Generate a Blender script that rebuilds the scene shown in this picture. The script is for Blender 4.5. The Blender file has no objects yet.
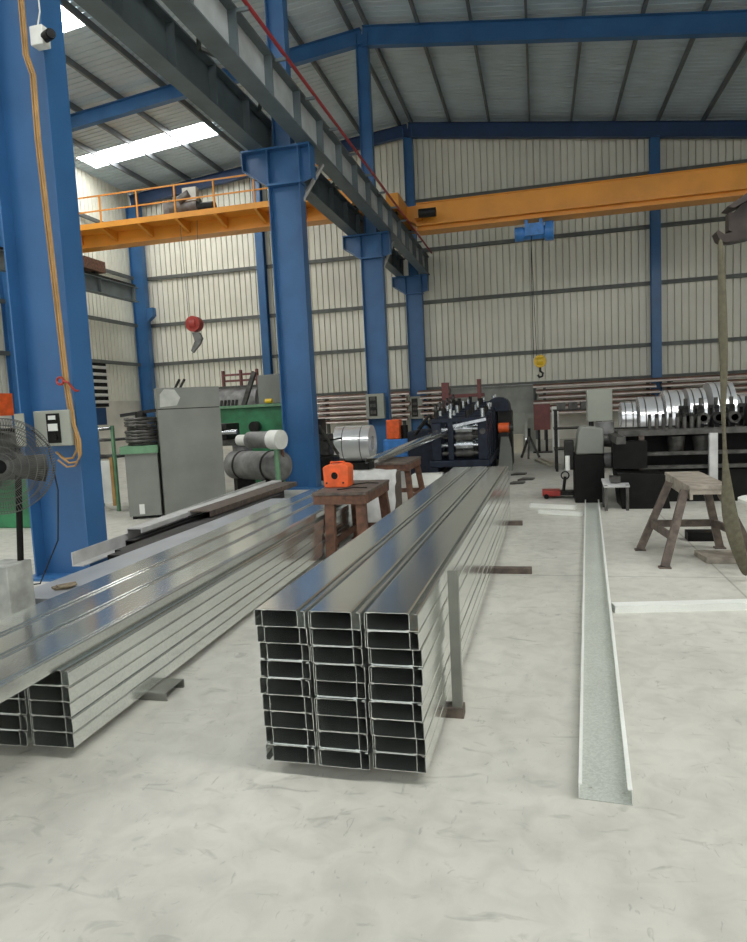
import bpy, bmesh, math, random
from mathutils import Matrix, Vector
random.seed(7)
PI = math.pi
COL = bpy.context.scene.collection

# ------------------------------------------------------------------ camera frame (surveyed from the photo)
FPX, CX, CY, EYE = 673.7, 373.5, 471.0, 1.6
YAW, PIT, ROL = map(math.radians, (-13.99, -5.41, -2.79))
_f = Vector((math.sin(YAW)*math.cos(PIT), math.cos(YAW)*math.cos(PIT), math.sin(PIT)))
_r = Vector((math.cos(YAW), -math.sin(YAW), 0)); _u = _r.cross(_f)
R_ = _r*math.cos(ROL) + _u*math.sin(ROL); U_ = -_r*math.sin(ROL) + _u*math.cos(ROL)
def ray(x, y): return _f + R_*((x-CX)/FPX) - U_*((y-CY)/FPX)
def at(x, y, Y):
    d = ray(x, y); return Vector((0, 0, EYE)) + d*(Y/d.y)
def fl(x, y, z=0.0):
    d = ray(x, y); return Vector((0, 0, EYE)) + d*((z-EYE)/d.z)

# ------------------------------------------------------------------ materials
def mat(name, col, rough=0.5, metal=0.0, var=0.12, scale=6.0, rvar=0.1, emit=0.0, stretch=(1, 1, 1), bump=0.0, spec=0.5, col2=None, alpha=1.0):
    m = bpy.data.materials.new(name); m.use_nodes = True
    nt = m.node_tree; N = nt.nodes; L = nt.links
    b = N['Principled BSDF']
    tc = N.new('ShaderNodeTexCoord'); mp = N.new('ShaderNodeMapping'); mp.inputs['Scale'].default_value = stretch
    L.new(tc.outputs['Object'], mp.inputs['Vector'])
    nz = N.new('ShaderNodeTexNoise'); nz.inputs['Scale'].default_value = scale; nz.inputs['Detail'].default_value = 6
    L.new(mp.outputs['Vector'], nz.inputs['Vector'])
    rp = N.new('ShaderNodeValToRGB')
    c2 = col2 if col2 else tuple(max(0, c*(1-var*2)) for c in col)
    rp.color_ramp.elements[0].color = (*c2, 1); rp.color_ramp.elements[1].color = (*[min(1, c*(1+var)) for c in col], 1)
    rp.color_ramp.elements[0].position = 0.3; rp.color_ramp.elements[1].position = 0.68
    L.new(nz.outputs['Fac'], rp.inputs['Fac']); L.new(rp.outputs['Color'], b.inputs['Base Color'])
    mr = N.new('ShaderNodeMapRange'); mr.inputs['To Min'].default_value = max(0.02, rough-rvar); mr.inputs['To Max'].default_value = min(1, rough+rvar)
    L.new(nz.outputs['Fac'], mr.inputs['Value']); L.new(mr.outputs['Result'], b.inputs['Roughness'])
    b.inputs['Metallic'].default_value = metal
    b.inputs['Specular IOR Level'].default_value = spec
    if bump:
        bp = N.new('ShaderNodeBump'); bp.inputs['Strength'].default_value = bump; bp.inputs['Distance'].default_value = 0.01
        L.new(nz.outputs['Fac'], bp.inputs['Height']); L.new(bp.outputs['Normal'], b.inputs['Normal'])
    if emit:
        b.inputs['Emission Color'].default_value = (1.0, 0.985, 0.95, 1); b.inputs['Emission Strength'].default_value = emit
    return m

def galv(name, col, rough, spangle, metal):
    m = mat(name, col, rough, metal, 0.04, 2.0, 0.01)
    nt = m.node_tree; N = nt.nodes; L = nt.links; b = N['Principled BSDF']
    vo = N.new('ShaderNodeTexVoronoi'); vo.inputs['Scale'].default_value = 130
    tc = N.new('ShaderNodeTexCoord'); L.new(tc.outputs['Object'], vo.inputs['Vector'])
    sep = N.new('ShaderNodeSeparateColor'); L.new(vo.outputs['Color'], sep.inputs['Color'])
    mx = N.new('ShaderNodeMix'); mx.data_type = 'RGBA'; mx.blend_type = 'MULTIPLY'; mx.inputs['Factor'].default_value = 1
    mr = N.new('ShaderNodeMapRange'); mr.inputs['To Min'].default_value = 1-spangle; mr.inputs['To Max'].default_value = 1.0
    L.new(sep.outputs['Red'], mr.inputs['Value'])
    old = b.inputs['Base Color'].links[0].from_socket
    L.new(old, mx.inputs['A']); L.new(mr.outputs['Result'], mx.inputs['B']); L.new(mx.outputs['Result'], b.inputs['Base Color'])
    return m

M = {}
M['zinc'] = galv('galvanized_zinc', (0.90, 0.93, 0.895), 0.17, 0.14, 0.93)
M['zinc_matt'] = galv('web_zinc', (0.66, 0.69, 0.63), 0.42, 0.2, 0.3)
M['zinc_lit'] = galv('lit_zinc', (0.86, 0.88, 0.83), 0.4, 0.05, 0.15)  # lighter copy of the same zinc; brightness of flanges and tubes painted in
M['coil'] = mat('coil_zinc', (0.93, 0.94, 0.95), 0.2, 0.6, 0.03, 3)
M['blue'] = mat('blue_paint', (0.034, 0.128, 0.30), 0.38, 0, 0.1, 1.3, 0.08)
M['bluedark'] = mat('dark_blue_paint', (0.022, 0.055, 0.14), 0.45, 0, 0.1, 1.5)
M['orange'] = mat('orange_crane_paint', (0.80, 0.33, 0.035), 0.4, 0, 0.07, 1.0)
M['orangered'] = mat('orange_red_paint', (0.85, 0.13, 0.025), 0.45, 0, 0.12, 9)
M['hoistblue'] = mat('bright_blue_paint', (0.06, 0.25, 0.65), 0.4, 0, 0.15, 6)
M['greysteel'] = mat('grey_painted_steel', (0.125, 0.155, 0.165), 0.5, 0, 0.12, 2)
M['whitesteel'] = mat('pale_web_paint', (0.5, 0.54, 0.55), 0.5, 0, 0.12, 2)
M['purlin'] = mat('dull_purlin_steel', (0.16, 0.18, 0.19), 0.5, 0.3, 0.1, 2)
M['girt'] = mat('girt_steel', (0.13, 0.14, 0.13), 0.6, 0.2, 0.1, 2)
M['cream'] = mat('cream_cladding', (0.80, 0.79, 0.69), 0.5, 0, 0.05, 0.5, col2=(0.71, 0.70, 0.605))
M['plinth'] = mat('pale_plinth_plaster', (0.66, 0.64, 0.56), 0.8, 0, 0.1, 1)
M['roof'] = mat('roof_sheet', (0.52, 0.62, 0.68), 0.5, 0.0, 0.05, 1.2)
M['sky'] = mat('skylight_sheet', (0.9, 0.92, 0.95), 0.5, 0, 0, 1, emit=14.5)
M['rust'] = mat('rusty_brown_steel', (0.155, 0.075, 0.045), 0.7, 0.2, 0.3, 12, col2=(0.07, 0.035, 0.025))
M['rustgrey'] = mat('brown_grey_worn_steel', (0.125, 0.098, 0.078), 0.65, 0.1, 0.25, 14, col2=(0.06, 0.047, 0.04))
M['top'] = mat('worn_trestle_top', (0.33, 0.29, 0.24), 0.6, 0.0, 0.2, 10)
M['pipe'] = mat('brown_pipe', (0.20, 0.115, 0.085), 0.4, 0.2, 0.25, 2)
M['pipeglint'] = mat('pipe_highlight', (0.75, 0.68, 0.64), 0.35, 0.2, 0.12, 2)  # light on the brown pipes' upper sides, put into colour
M['black'] = mat('black_machine_paint', (0.007, 0.007, 0.006), 0.55, 0.0, 0.3, 8, spec=0.18)
M['dark'] = mat('dark_oily_steel', (0.022, 0.022, 0.02), 0.45, 0.2, 0.3, 9, spec=0.3)
M['mid'] = mat('worn_machine_steel', (0.085, 0.082, 0.075), 0.45, 0.4, 0.3, 9)
M['roller'] = mat('polished_roll_steel', (0.55, 0.58, 0.6), 0.25, 1, 0.15, 8)
M['navy'] = mat('blue_black_machine_paint', (0.012, 0.018, 0.034), 0.45, 0.0, 0.3, 7, spec=0.3)
M['bar'] = mat('black_mill_steel', (0.016, 0.015, 0.015), 0.5, 0.2, 0.3, 6, spec=0.3)
M['palebar'] = mat('pale_mill_steel', (0.52, 0.52, 0.51), 0.5, 0.1, 0.12, 5)
M['sheet'] = mat('dull_grey_sheet', (0.33, 0.35, 0.37), 0.42, 0.3, 0.1, 2)
M['cab'] = mat('grey_green_cabinet_paint', (0.20, 0.21, 0.185), 0.5, 0, 0.08, 2)
M['patch'] = mat('bare_primer', (0.45, 0.46, 0.42), 0.6, 0, 0.1, 6)
M['green'] = mat('machine_green_paint', (0.035, 0.2, 0.085), 0.45, 0, 0.2, 3)
M['palegreen'] = mat('faded_green_paint', (0.13, 0.27, 0.15), 0.5, 0, 0.15, 5)
M['beige'] = mat('beige_board', (0.56, 0.52, 0.42), 0.7, 0, 0.1, 3)
M['white'] = mat('off_white_paint', (0.72, 0.73, 0.68), 0.5, 0, 0.08, 4)
M['panel'] = mat('grey_green_panel', (0.31, 0.325, 0.275), 0.5, 0, 0.06, 3)
M['shutter'] = mat('roller_shutter_slats', (0.3, 0.31, 0.28), 0.5, 0.2, 0.12, 2)
M['concrete'] = mat('concrete_block', (0.36, 0.37, 0.34), 0.85, 0, 0.16, 9, bump=0.2)
M['olive'] = mat('olive_webbing', (0.115, 0.105, 0.068), 0.85, 0, 0.15, 25)
M['hookdark'] = mat('dark_brown_lifting_steel', (0.05, 0.038, 0.032), 0.5, 0.4, 0.3, 7)
M['redpipe'] = mat('red_busbar', (0.42, 0.035, 0.045), 0.4, 0, 0.1, 3)
M['red'] = mat('red_paint', (0.36, 0.035, 0.025), 0.45, 0, 0.15, 9)
M['maroon'] = mat('maroon_paint', (0.17, 0.055, 0.05), 0.55, 0, 0.12, 7)
M['yellow'] = mat('yellow_hook_paint', (0.8, 0.52, 0.02), 0.4, 0, 0.1, 9)
M['cable'] = mat('ochre_conduit', (0.43, 0.25, 0.09), 0.55, 0, 0.15, 5)
M['tank'] = mat('grey_tank_paint', (0.2, 0.2, 0.195), 0.5, 0.1, 0.25, 5)
M['stake'] = mat('dull_grey_stake', (0.21, 0.215, 0.185), 0.5, 0.3, 0.1, 6)
M['glass'] = mat('dark_glass', (0.01, 0.01, 0.012), 0.1)
M['plastic'] = mat('white_plastic_sheet', (0.5, 0.5, 0.48), 0.5, 0, 0.1, 7, bump=0.5)
M['cage'] = mat('fan_wire', (0.12, 0.12, 0.11), 0.5, 0.6, 0.1, 9)
M['louvre'] = mat('louvre_white', (0.75, 0.75, 0.72), 0.5, 0, 0.05, 4)
M['scrap'] = mat('brown_scrap', (0.2, 0.16, 0.1), 0.8, 0, 0.3, 30)

# floor: poured concrete with scuffs and cut joints
def floor_mat():
    m = bpy.data.materials.new('poured_concrete_floor'); m.use_nodes = True
    nt = m.node_tree; N = nt.nodes; L = nt.links; b = N['Principled BSDF']
    tc = N.new('ShaderNodeTexCoord')
    def noise(sc, det, st=(1, 1, 1), dist=0.0):
        mp = N.new('ShaderNodeMapping'); mp.inputs['Scale'].default_value = st; L.new(tc.outputs['Object'], mp.inputs['Vector'])
        n = N.new('ShaderNodeTexNoise'); n.inputs['Scale'].default_value = sc; n.inputs['Detail'].default_value = det; n.inputs['Distortion'].default_value = dist
        L.new(mp.outputs['Vector'], n.inputs['Vector']); return n.outputs['Fac']
    def ramp(src, p0, p1, c0, c1):
        r = N.new('ShaderNodeValToRGB'); e = r.color_ramp.elements
        e[0].position = p0; e[1].position = p1; e[0].color = (*c0, 1); e[1].color = (*c1, 1); L.new(src, r.inputs['Fac']); return r.outputs['Color']
    def mul(a, bb, f=1.0):
        x = N.new('ShaderNodeMix'); x.data_type = 'RGBA'; x.blend_type = 'MULTIPLY'; x.inputs['Factor'].default_value = f
        L.new(a, x.inputs['A']); L.new(bb, x.inputs['B']); return x.outputs['Result']
    base = ramp(noise(0.9, 8), 0.3, 0.72, (0.47, 0.46, 0.41), (0.575, 0.565, 0.51))
    fine = ramp(noise(7, 10, (1, 1, 1), 0.6), 0.3, 0.6, (0.84, 0.84, 0.84), (1, 1, 1))
    scuff = ramp(noise(4.5, 9, (1.0, 2.2, 1), 1.4), 0.27, 0.40, (0.62, 0.62, 0.61), (1, 1, 1))
    scuff2 = ramp(noise(16, 6, (2.2, 0.9, 1), 1.2), 0.27, 0.36, (0.66, 0.66, 0.66), (1, 1, 1))
    c = mul(mul(mul(base, fine), scuff, 0.75), scuff2, 0.7)
    sx = N.new('ShaderNodeSeparateXYZ'); L.new(tc.outputs['Object'], sx.inputs[0])
    for ax, off, per in (('X', 1.52, 6.0), ('Y', 6.2, 5.0)):
        a = N.new('ShaderNodeMath'); a.operation = 'SUBTRACT'; a.inputs[1].default_value = off; L.new(sx.outputs[ax], a.inputs[0])
        p = N.new('ShaderNodeMath'); p.operation = 'PINGPONG'; p.inputs[1].default_value = per/2; L.new(a.outputs[0], p.inputs[0])
        c = mul(c, ramp(p.outputs[0], 0.003, 0.012, (0.6, 0.6, 0.58), (1, 1, 1)))
    L.new(c, b.inputs['Base Color'])
    rr = N.new('ShaderNodeMapRange'); rr.inputs['To Min'].default_value = 0.42; rr.inputs['To Max'].default_value = 0.7
    L.new(noise(2.5, 6), rr.inputs['Value']); L.new(rr.outputs['Result'], b.inputs['Roughness'])
    b.inputs['Specular IOR Level'].default_value = 0.35
    return m
M['floor'] = floor_mat()

# ------------------------------------------------------------------ mesh building
class MB:
    def __init__(s): s.bm = bmesh.new()
    def face(s, vs):
        try: return s.bm.faces.new(vs)
        except ValueError: return None
    def hexa(s, p):
        v = [s.bm.verts.new(q) for q in p]
        for f in ((0, 3, 2, 1), (4, 5, 6, 7), (0, 1, 5, 4), (1, 2, 6, 5), (2, 3, 7, 6), (3, 0, 4, 7)): s.face([v[i] for i in f])
        return s
    def box(s, x0, x1, y0, y1, z0, z1):
        return s.hexa([(x0, y0, z0), (x1, y0, z0), (x1, y1, z0), (x0, y1, z0), (x0, y0, z1), (x1, y0, z1), (x1, y1, z1), (x0, y1, z1)])
    def obox(s, c, ax, ay, az):   # centre and three half vectors
        c, ax, ay, az = map(Vector, (c, ax, ay, az))
        return s.hexa([c-ax-ay-az, c+ax-ay-az, c+ax+ay-az, c-ax+ay-az, c-ax-ay+az, c+ax-ay+az, c+ax+ay+az, c-ax+ay+az])
    def bar(s, p0, p1, w, h, up=(0, 0, 1)):
        p0, p1 = Vector(p0), Vector(p1); d = (p1-p0).normalized(); up = Vector(up)
        if abs(d.dot(up)) > 0.98: up = Vector((0, 1, 0))
        a = d.cross(up).normalized()*(w/2); u = a.cross(d).normalized()*(h/2)
        return s.hexa([p0-a-u, p0+a-u, p1+a-u, p1-a-u, p0-a+u, p0+a+u, p1+a+u, p1-a+u])
    def cyl(s, p0, p1, r, n=20, r2=None, caps=True):
        p0, p1 = Vector(p0), Vector(p1); d = (p1-p0).normalized()
        a = d.orthogonal().normalized(); b = d.cross(a); r2 = r if r2 is None else r2
        A = [s.bm.verts.new(p0+(a*math.cos(2*PI*i/n)+b*math.sin(2*PI*i/n))*r) for i in range(n)]
        B = [s.bm.verts.new(p1+(a*math.cos(2*PI*i/n)+b*math.sin(2*PI*i/n))*r2) for i in range(n)]
        for i in range(n): s.face([A[i], A[(i+1) % n], B[(i+1) % n], B[i]])
        if caps: s.face(A[::-1]); s.face(B)
        return s
    def ring(s, p0, p1, ro, ri, n=28):    # hollow drum
        p0, p1 = Vector(p0), Vector(p1); d = (p1-p0).normalized(); a = d.orthogonal().normalized(); b = d.cross(a)
        def loop(p, r): return [s.bm.verts.new(p+(a*math.cos(2*PI*i/n)+b*math.sin(2*PI*i/n))*r) for i in range(n)]
        o0, o1, i0, i1 = loop(p0, ro), loop(p1, ro), loop(p0, ri), loop(p1, ri)
        for i in range(n):
            j = (i+1) % n
            s.face([o0[i], o0[j], o1[j], o1[i]]); s.face([i0[j], i0[i], i1[i], i1[j]])
            s.face([o0[j], o0[i], i0[i], i0[j]]); s.face([o1[i], o1[j], i1[j], i1[i]])
        return s
    def tube(s, pts, r, n=8):
        pts = [Vector(p) for p in pts]; loops = []; a = None
        for i, p in enumerate(pts):
            d = (pts[min(i+1, len(pts)-1)]-pts[max(i-1, 0)]).normalized()
            a = d.orthogonal().normalized() if a is None else (a-d*a.dot(d)).normalized()
            b = d.cross(a)
            loops.append([s.bm.verts.new(p+(a*math.cos(2*PI*k/n)+b*math.sin(2*PI*k/n))*r) for k in range(n)])
        for A, B in zip(loops, loops[1:]):
            for k in range(n): s.face([A[k], A[(k+1) % n], B[(k+1) % n], B[k]])
        s.face(loops[0][::-1]); s.face(loops[-1]); return s
    def prism(s, poly, axis, a0, a1, holes=()):
        # poly: 2D outline; axis 'y' -> (x,z) swept in y, 'x' -> (y,z), 'z' -> (x,y)
        def P(u, v, t): return {'y': (u, t, v), 'x': (t, u, v), 'z': (u, v, t)}[axis]
        A = [s.bm.verts.new(P(u, v, a0)) for u, v in poly]; B = [s.bm.verts.new(P(u, v, a1)) for u, v in poly]
        n = len(poly)
        for i in range(n): s.face([A[i], A[(i+1) % n], B[(i+1) % n], B[i]])
        s.face(A[::-1]); s.face(B); return s
    def plate_holes(s, x0, x1, y0, y1, z0, z1, holes, n=10):   # plate with round holes (x,y,r)
        for z, flip in ((z0, True), (z1, False)):
            es = []
            def loop(pts):
                v = [s.bm.verts.new((*p, z)) for p in pts]
                for i in range(len(v)): es.append(s.bm.edges.new((v[i], v[(i+1) % len(v)])))
                return v
            o = loop([(x0, y0), (x1, y0), (x1, y1), (x0, y1)])
            hs = [loop([(hx+r*math.cos(2*PI*i/n), hy+r*math.sin(2*PI*i/n)) for i in range(n)]) for hx, hy, r in holes]
            bmesh.ops.triangle_fill(s.bm, edges=es, use_beauty=True)
            if z == z0: lo = [o]+hs
            else:
                for a, b in zip(lo, [o]+hs):
                    for i in range(len(a)): s.face([a[i], a[(i+1) % len(a)], b[(i+1) % len(a)], b[i]])
        return s
    def ibeam(s, p0, p1, h, w, tf, tw, up=(0, 0, 1)):
        p0, p1 = Vector(p0), Vector(p1); d = (p1-p0).normalized(); u = Vector(up)
        u = (u-d*u.dot(d)).normalized(); a = d.cross(u)
        out = [(-w/2, -h/2), (w/2, -h/2), (w/2, -h/2+tf), (tw/2, -h/2+tf), (tw/2, h/2-tf), (w/2, h/2-tf), (w/2, h/2), (-w/2, h/2),
               (-w/2, h/2-tf), (-tw/2, h/2-tf), (-tw/2, -h/2+tf), (-w/2, -h/2+tf)]
        A = [s.bm.verts.new(p0+a*x+u*y) for x, y in out]; B = [s.bm.verts.new(p1+a*x+u*y) for x, y in out]
        for i in range(12): s.face([A[i], A[(i+1) % 12], B[(i+1) % 12], B[i]])
        s.face(A[::-1]); s.face(B); return s
    def build(s, name, m, parent=None, local=False, loc=None, rz=0.0, bevel=0.0, smooth=True, xf=None):
        """World-coordinate mesh unless local; a top-level mesh gets its origin at the middle of its underside."""
        bmesh.ops.recalc_face_normals(s.bm, faces=s.bm.faces[:])
        me = bpy.data.meshes.new(name); s.bm.to_mesh(me); s.bm.free()
        if xf is not None: me.transform(xf)
        o = bpy.data.objects.new(name, me); COL.objects.link(o)
        me.materials.append(M[m])
        if parent is not None:
            o.parent = parent
            if not local: me.transform(world_of(parent).inverted())
        elif loc is None and not local:
            xs = [v.co for v in me.vertices]
            c = Vector(((min(v.x for v in xs)+max(v.x for v in xs))/2, (min(v.y for v in xs)+max(v.y for v in xs))/2, min(v.z for v in xs)))
            me.transform(Matrix.Translation(-c)); o.location = c
        else:
            o.location = loc or (0, 0, 0); o.rotation_euler = (0, 0, rz)
        if smooth:
            me.polygons.foreach_set('use_smooth', [True]*len(me.polygons)); me.set_sharp_from_angle(angle=math.radians(38))
        if bevel:
            bv = o.modifiers.new('edge', 'BEVEL'); bv.width = bevel; bv.segments = 2; bv.limit_method = 'ANGLE'
        return o

def world_of(o):
    m = Matrix.Translation(o.location) @ o.rotation_euler.to_matrix().to_4x4()
    return world_of(o.parent) @ m if o.parent else m
def tag(o, label, cat, group=None, kind=None):
    o['label'] = label; o['category'] = cat
    if group: o['group'] = group
    if kind: o['kind'] = kind
    return o
def thing(name, label, cat, loc=(0, 0, 0), rz=0.0, group=None, kind=None):
    o = bpy.data.objects.new(name, None); COL.objects.link(o); o.location = loc; o.rotation_euler = (0, 0, rz); o.empty_display_size = 0.1
    return tag(o, label, cat, group, kind)
def struct(o): o['kind'] = 'structure'; return o
ORD = ['top', 'second', 'third', 'fourth', 'fifth', 'sixth', 'seventh', 'eighth', 'bottom']

# ------------------------------------------------------------------ the hall
XL, XR, YF, YB = -17.45, 13.4, -9.0, 27.75
RIDGE, ZR, SL, SR = -4.76, 12.1, 0.10, 0.137           # underside of rafters at the ridge and the two falls
def rz_(x): return ZR - (SR*(x-RIDGE) if x > RIDGE else SL*(RIDGE-x))

struct(MB().box(XL-0.3, XR+0.3, YF-6, YB+0.3, -0.25, 0).build('floor', 'floor', local=True))

def clad(u0, u1, z_lo, z_hi, rib=0.25, depth=0.10):
    pts = []; u = u0
    while u < u1-1e-6:
        pts += [(u, 0), (u+rib*0.78, 0), (u+rib*0.80, depth), (u+rib*0.97, depth)]; u += rib
    pts.append((u, 0)); return pts
def wall_sheet(name, m, pts, z_lo, z_hi, along, pos, sign):
    mb = MB(); lo, hi = [], []
    for u, d in pts:
        zt = z_hi(u) if callable(z_hi) else z_hi
        p = (u, pos+sign*d) if along == 'x' else (pos+sign*d, u)
        lo.append(mb.bm.verts.new((*p, z_lo))); hi.append(mb.bm.verts.new((*p, zt)))
    for i in range(len(lo)-1): mb.face([lo[i], lo[i+1], hi[i+1], hi[i]])
    o = mb.build(name, m, local=True, smooth=False)
    so = o.modifiers.new('thick', 'SOLIDIFY'); so.thickness = 0.004
    return struct(o)
# back gable cladding: one sheet, its lower edge steps at the middle columns
wall_sheet('wall_back', 'cream', clad(XL, XR, 0, 0), 2.25, lambda x: rz_(x)+0.78, 'x', YB, 1)
wall_sheet('wall_left', 'cream', clad(YF, YB, 0, 0), 2.4, rz_(XL)+0.765, 'y', XL-0.06, -1)
wall_sheet('wall_right', 'cream', clad(YF, YB, 0, 0), 0.0, rz_(XR)+0.765, 'y', XR+0.06, 1)
struct(MB().box(XL-.15, -3.55, YB+0.06, YB+0.25, 0, 2.28).build('wall_back', 'plinth'))
struct(MB().box(-0.15, XR, YB+0.06, YB+0.25, 0, 2.28).build('wall_back', 'plinth'))
struct(MB().box(XL-.25, XL-.1, YF, YB, 0, 2.42).build('wall_left', 'plinth'))

# roof sheets with daylight strips, the unseen ones added to light the hall
def roof_piece(x0, x1, y0, y1):
    mb = MB(); rib = 0.25; y = y0; prof = []
    while y < y1-1e-6:
        prof += [(y, 0.0), (min(y1, y+rib*0.8), 0.0), (min(y1, y+rib*0.85), 0.035), (min(y1, y+rib*0.95), 0.035)]; y += rib
    prof.append((y1, 0.0))
    A = [mb.bm.verts.new((x0, yy, rz_(x0)+0.76+d)) for yy, d in prof]; B = [mb.bm.verts.new((x1, yy, rz_(x1)+0.76+d)) for yy, d in prof]
    for i in range(len(A)-1): mb.face([A[i], A[i+1], B[i+1], B[i]])
    return mb
SKY_L = [(-16.95, -11.35, 23.45, 24.65), (-16.95, -11.35, 15.7, 16.9), (-16.95, -11.35, 8.5, 9.7), (-16.95, -6.0, 1.2, 2.6)]  # last pair out of view, added for light
SKY_ADDED_R = [(-2.0, 12.5, 1.2, 2.6), (5.2, 12.8, 5.2, 6.4)]  # both out of view, added to brighten the hall
def roof_half(x0, x1, holes):
    ys = YF; m = bmesh.new(); holes = sorted(holes, key=lambda h: h[2])
    parts = []
    for h in holes:
        parts.append(roof_piece(x0, x1, ys, h[2]))
        if h[0] > x0: parts.append(roof_piece(x0, h[0], h[2], h[3]))
        if h[1] < x1: parts.append(roof_piece(h[1], x1, h[2], h[3]))
        ys = h[3]
    parts.append(roof_piece(x0, x1, ys, YB+0.2))
    out = MB()
    for p in parts:
        me = bpy.data.meshes.new('tmp'); p.bm.to_mesh(me); p.bm.free(); out.bm.from_mesh(me); bpy.data.meshes.remove(me)
    o = out.build('ceiling', 'roof', local=True, smooth=False)
    so = o.modifiers.new('thick', 'SOLIDIFY'); so.thickness = 0.003
    return struct(o)
roof_half(XL-0.2, RIDGE, SKY_L); roof_half(RIDGE, XR+0.2, SKY_ADDED_R)
for n, h in enumerate(SKY_L+SKY_ADDED_R):
    mb = MB(); x0, x1, y0, y1 = h
    mb.hexa([(x0, y0, rz_(x0)+.77), (x1, y0, rz_(x1)+.77), (x1, y1, rz_(x1)+.77), (x0, y1, rz_(x0)+.77),
             (x0, y0, rz_(x0)+.785), (x1, y0, rz_(x1)+.785), (x1, y1, rz_(x1)+.785), (x0, y1, rz_(x0)+.785)])
    struct(mb.build('window_%d' % (n+1), 'sky'))  # glowing strips; those out of view are added light sources
# roof purlins, each one a length of its own
x = RIDGE-0.35
while x > XL: struct(MB().box(x-.035, x+.035, YF, YB, rz_(x)+.56, rz_(x)+.755).build('roof_purlin', 'purlin')); x -= 1.56
x = RIDGE+0.13
while x < XR: struct(MB().box(x-.035, x+.035, YF, YB, rz_(x)+.56, rz_(x)+.755).build('roof_purlin', 'purlin')); x += 1.515
# rafters
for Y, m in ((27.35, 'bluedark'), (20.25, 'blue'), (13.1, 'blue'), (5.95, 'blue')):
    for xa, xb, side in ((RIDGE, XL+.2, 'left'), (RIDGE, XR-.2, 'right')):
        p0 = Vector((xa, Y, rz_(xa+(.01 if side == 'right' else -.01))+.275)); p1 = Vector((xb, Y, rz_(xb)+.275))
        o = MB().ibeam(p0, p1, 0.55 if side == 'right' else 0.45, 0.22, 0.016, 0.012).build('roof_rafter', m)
        struct(o)
# wall girts
for z in (7.8, 5.73, 9.72):
    struct(MB().box(XL, XR, YB-.12, YB-.02, z-.07, z+.07).build('wall_girt', 'girt'))
    struct(MB().box(XL+.02, XL+.12, YF, YB, z-.07, z+.07).build('wall_girt', 'girt'))
struct(MB().box(XL, -4.8, YB-.12, YB-.02, 3.93, 4.07).build('wall_girt', 'girt'))
struct(MB().box(-4.7, XR, YB-.12, YB-.02, 3.38, 3.52).build('wall_girt', 'girt'))
struct(MB().box(XL+.02, XL+.12, YF, YB, 3.93, 4.07).build('wall_girt', 'girt'))
struct(MB().box(XL, XR, YB-.14, YB+.02, 2.2, 2.3).build('trim_1', 'girt'))

# roller shutter in the back wall
d = thing('door_1', 'grey ribbed roller shutter half raised in the back wall', 'door', (-1.85, YB+.1, 0), kind='structure')
mb = MB(); z = 2.2
while z > 1.0: mb.box(-3.5, -0.2, YB+.1, YB+.13, z-.105, z); mb.box(-3.5, -0.2, YB+.115, YB+.125, z-.12, z-.105); z -= .12
mb.build('slat_panel', 'shutter', d)
MB().box(-3.62, -3.5, YB+.02, YB+.2, 0, 2.25).build('jamb', 'girt', d); MB().box(-0.2, -0.08, YB+.02, YB+.2, 0, 2.25).build('jamb', 'girt', d)
MB().box(-3.5, -0.2, YB+.9, YB+1.0, 0, 2.2).build('backing', 'shutter', d)

# ------------------------------------------------------------------ columns
def column(name_label, Yc, bright='blue'):
    X0 = RIDGE; t = thing('steel_column', name_label, 'column', (X0, Yc, 0), group='blue columns along the middle row', kind='thing')
    MB().ibeam((X0, Yc, .03), (X0, Yc, 6.75), .66, .31, .018, .012, up=(1, 0, 0)).build('lower_shaft', bright, t)
    MB().ibeam((X0, Yc, 6.78), (X0, Yc, rz_(X0)+.35), .36, .26, .014, .010, up=(1, 0, 0)).build('upper_shaft', bright, t)
    MB().box(X0-.42, X0+.42, Yc-.24, Yc+.24, 0, .03).build('base_plate', bright, t)
    mb = MB()
    for yy in (-.1, .1): MB().prism([(X0+.12, .03), (X0+.31, .03), (X0+.31, .5), (X0+.27, .5)], 'y', Yc+yy-.006, Yc+yy+.006).build('base_gusset', bright, t)
    br = MB()
    prof = [(X0-.84, 6.75), (X0-.84, 6.42), (X0-.34, 6.08), (X0+.34, 6.08), (X0+.55, 6.14), (X0+.55, 6.75)]
    br.prism(prof, 'y', Yc-.012, Yc+.012)
    for xx in (-.33, .33): br.box(X0+xx-.01, X0+xx+.01, Yc-.155, Yc+.155, 6.08, 6.75)
    br.box(X0-.86, X0+.57, Yc-.17, Yc+.17, 6.73, 6.77)
    br.box(X0-.86, X0-.84, Yc-.16, Yc+.16, 6.42, 6.75); br.box(X0+.55, X0+.57, Yc-.16, Yc+.16, 6.14, 6.75)
    br.box(X0-.36, X0+.36, Yc-.17, Yc+.17, 6.04, 6.08); br.bar((X0-.86, Yc, 6.40), (X0-.34, Yc, 6.06), .33, .02)
    br.build('runway_bracket', bright, t)
    for a, b in () if Yc > 27 else (((X0+.3, Yc+.05, 5.75), (X0+.48, Yc+.95, 6.7)),):
        MB().bar(a, b, .06, .06).build('knee_brace', 'palebar', t)
    return t
Ys = [5.94, 13.1, 20.27, 27.35]
labs = ['large blue H-section column on the left with conduits and a switch box on it',
        'blue steel column rising beside the orange engine block trestle, carrying the runway girders',
        'blue steel column with a grey box on it, beside the pale wide coil',
        'dark-topped blue column standing against the back wall at the end of the runway girders']
cols = [column(l, y) for l, y in zip(labs, Ys)]
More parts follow.
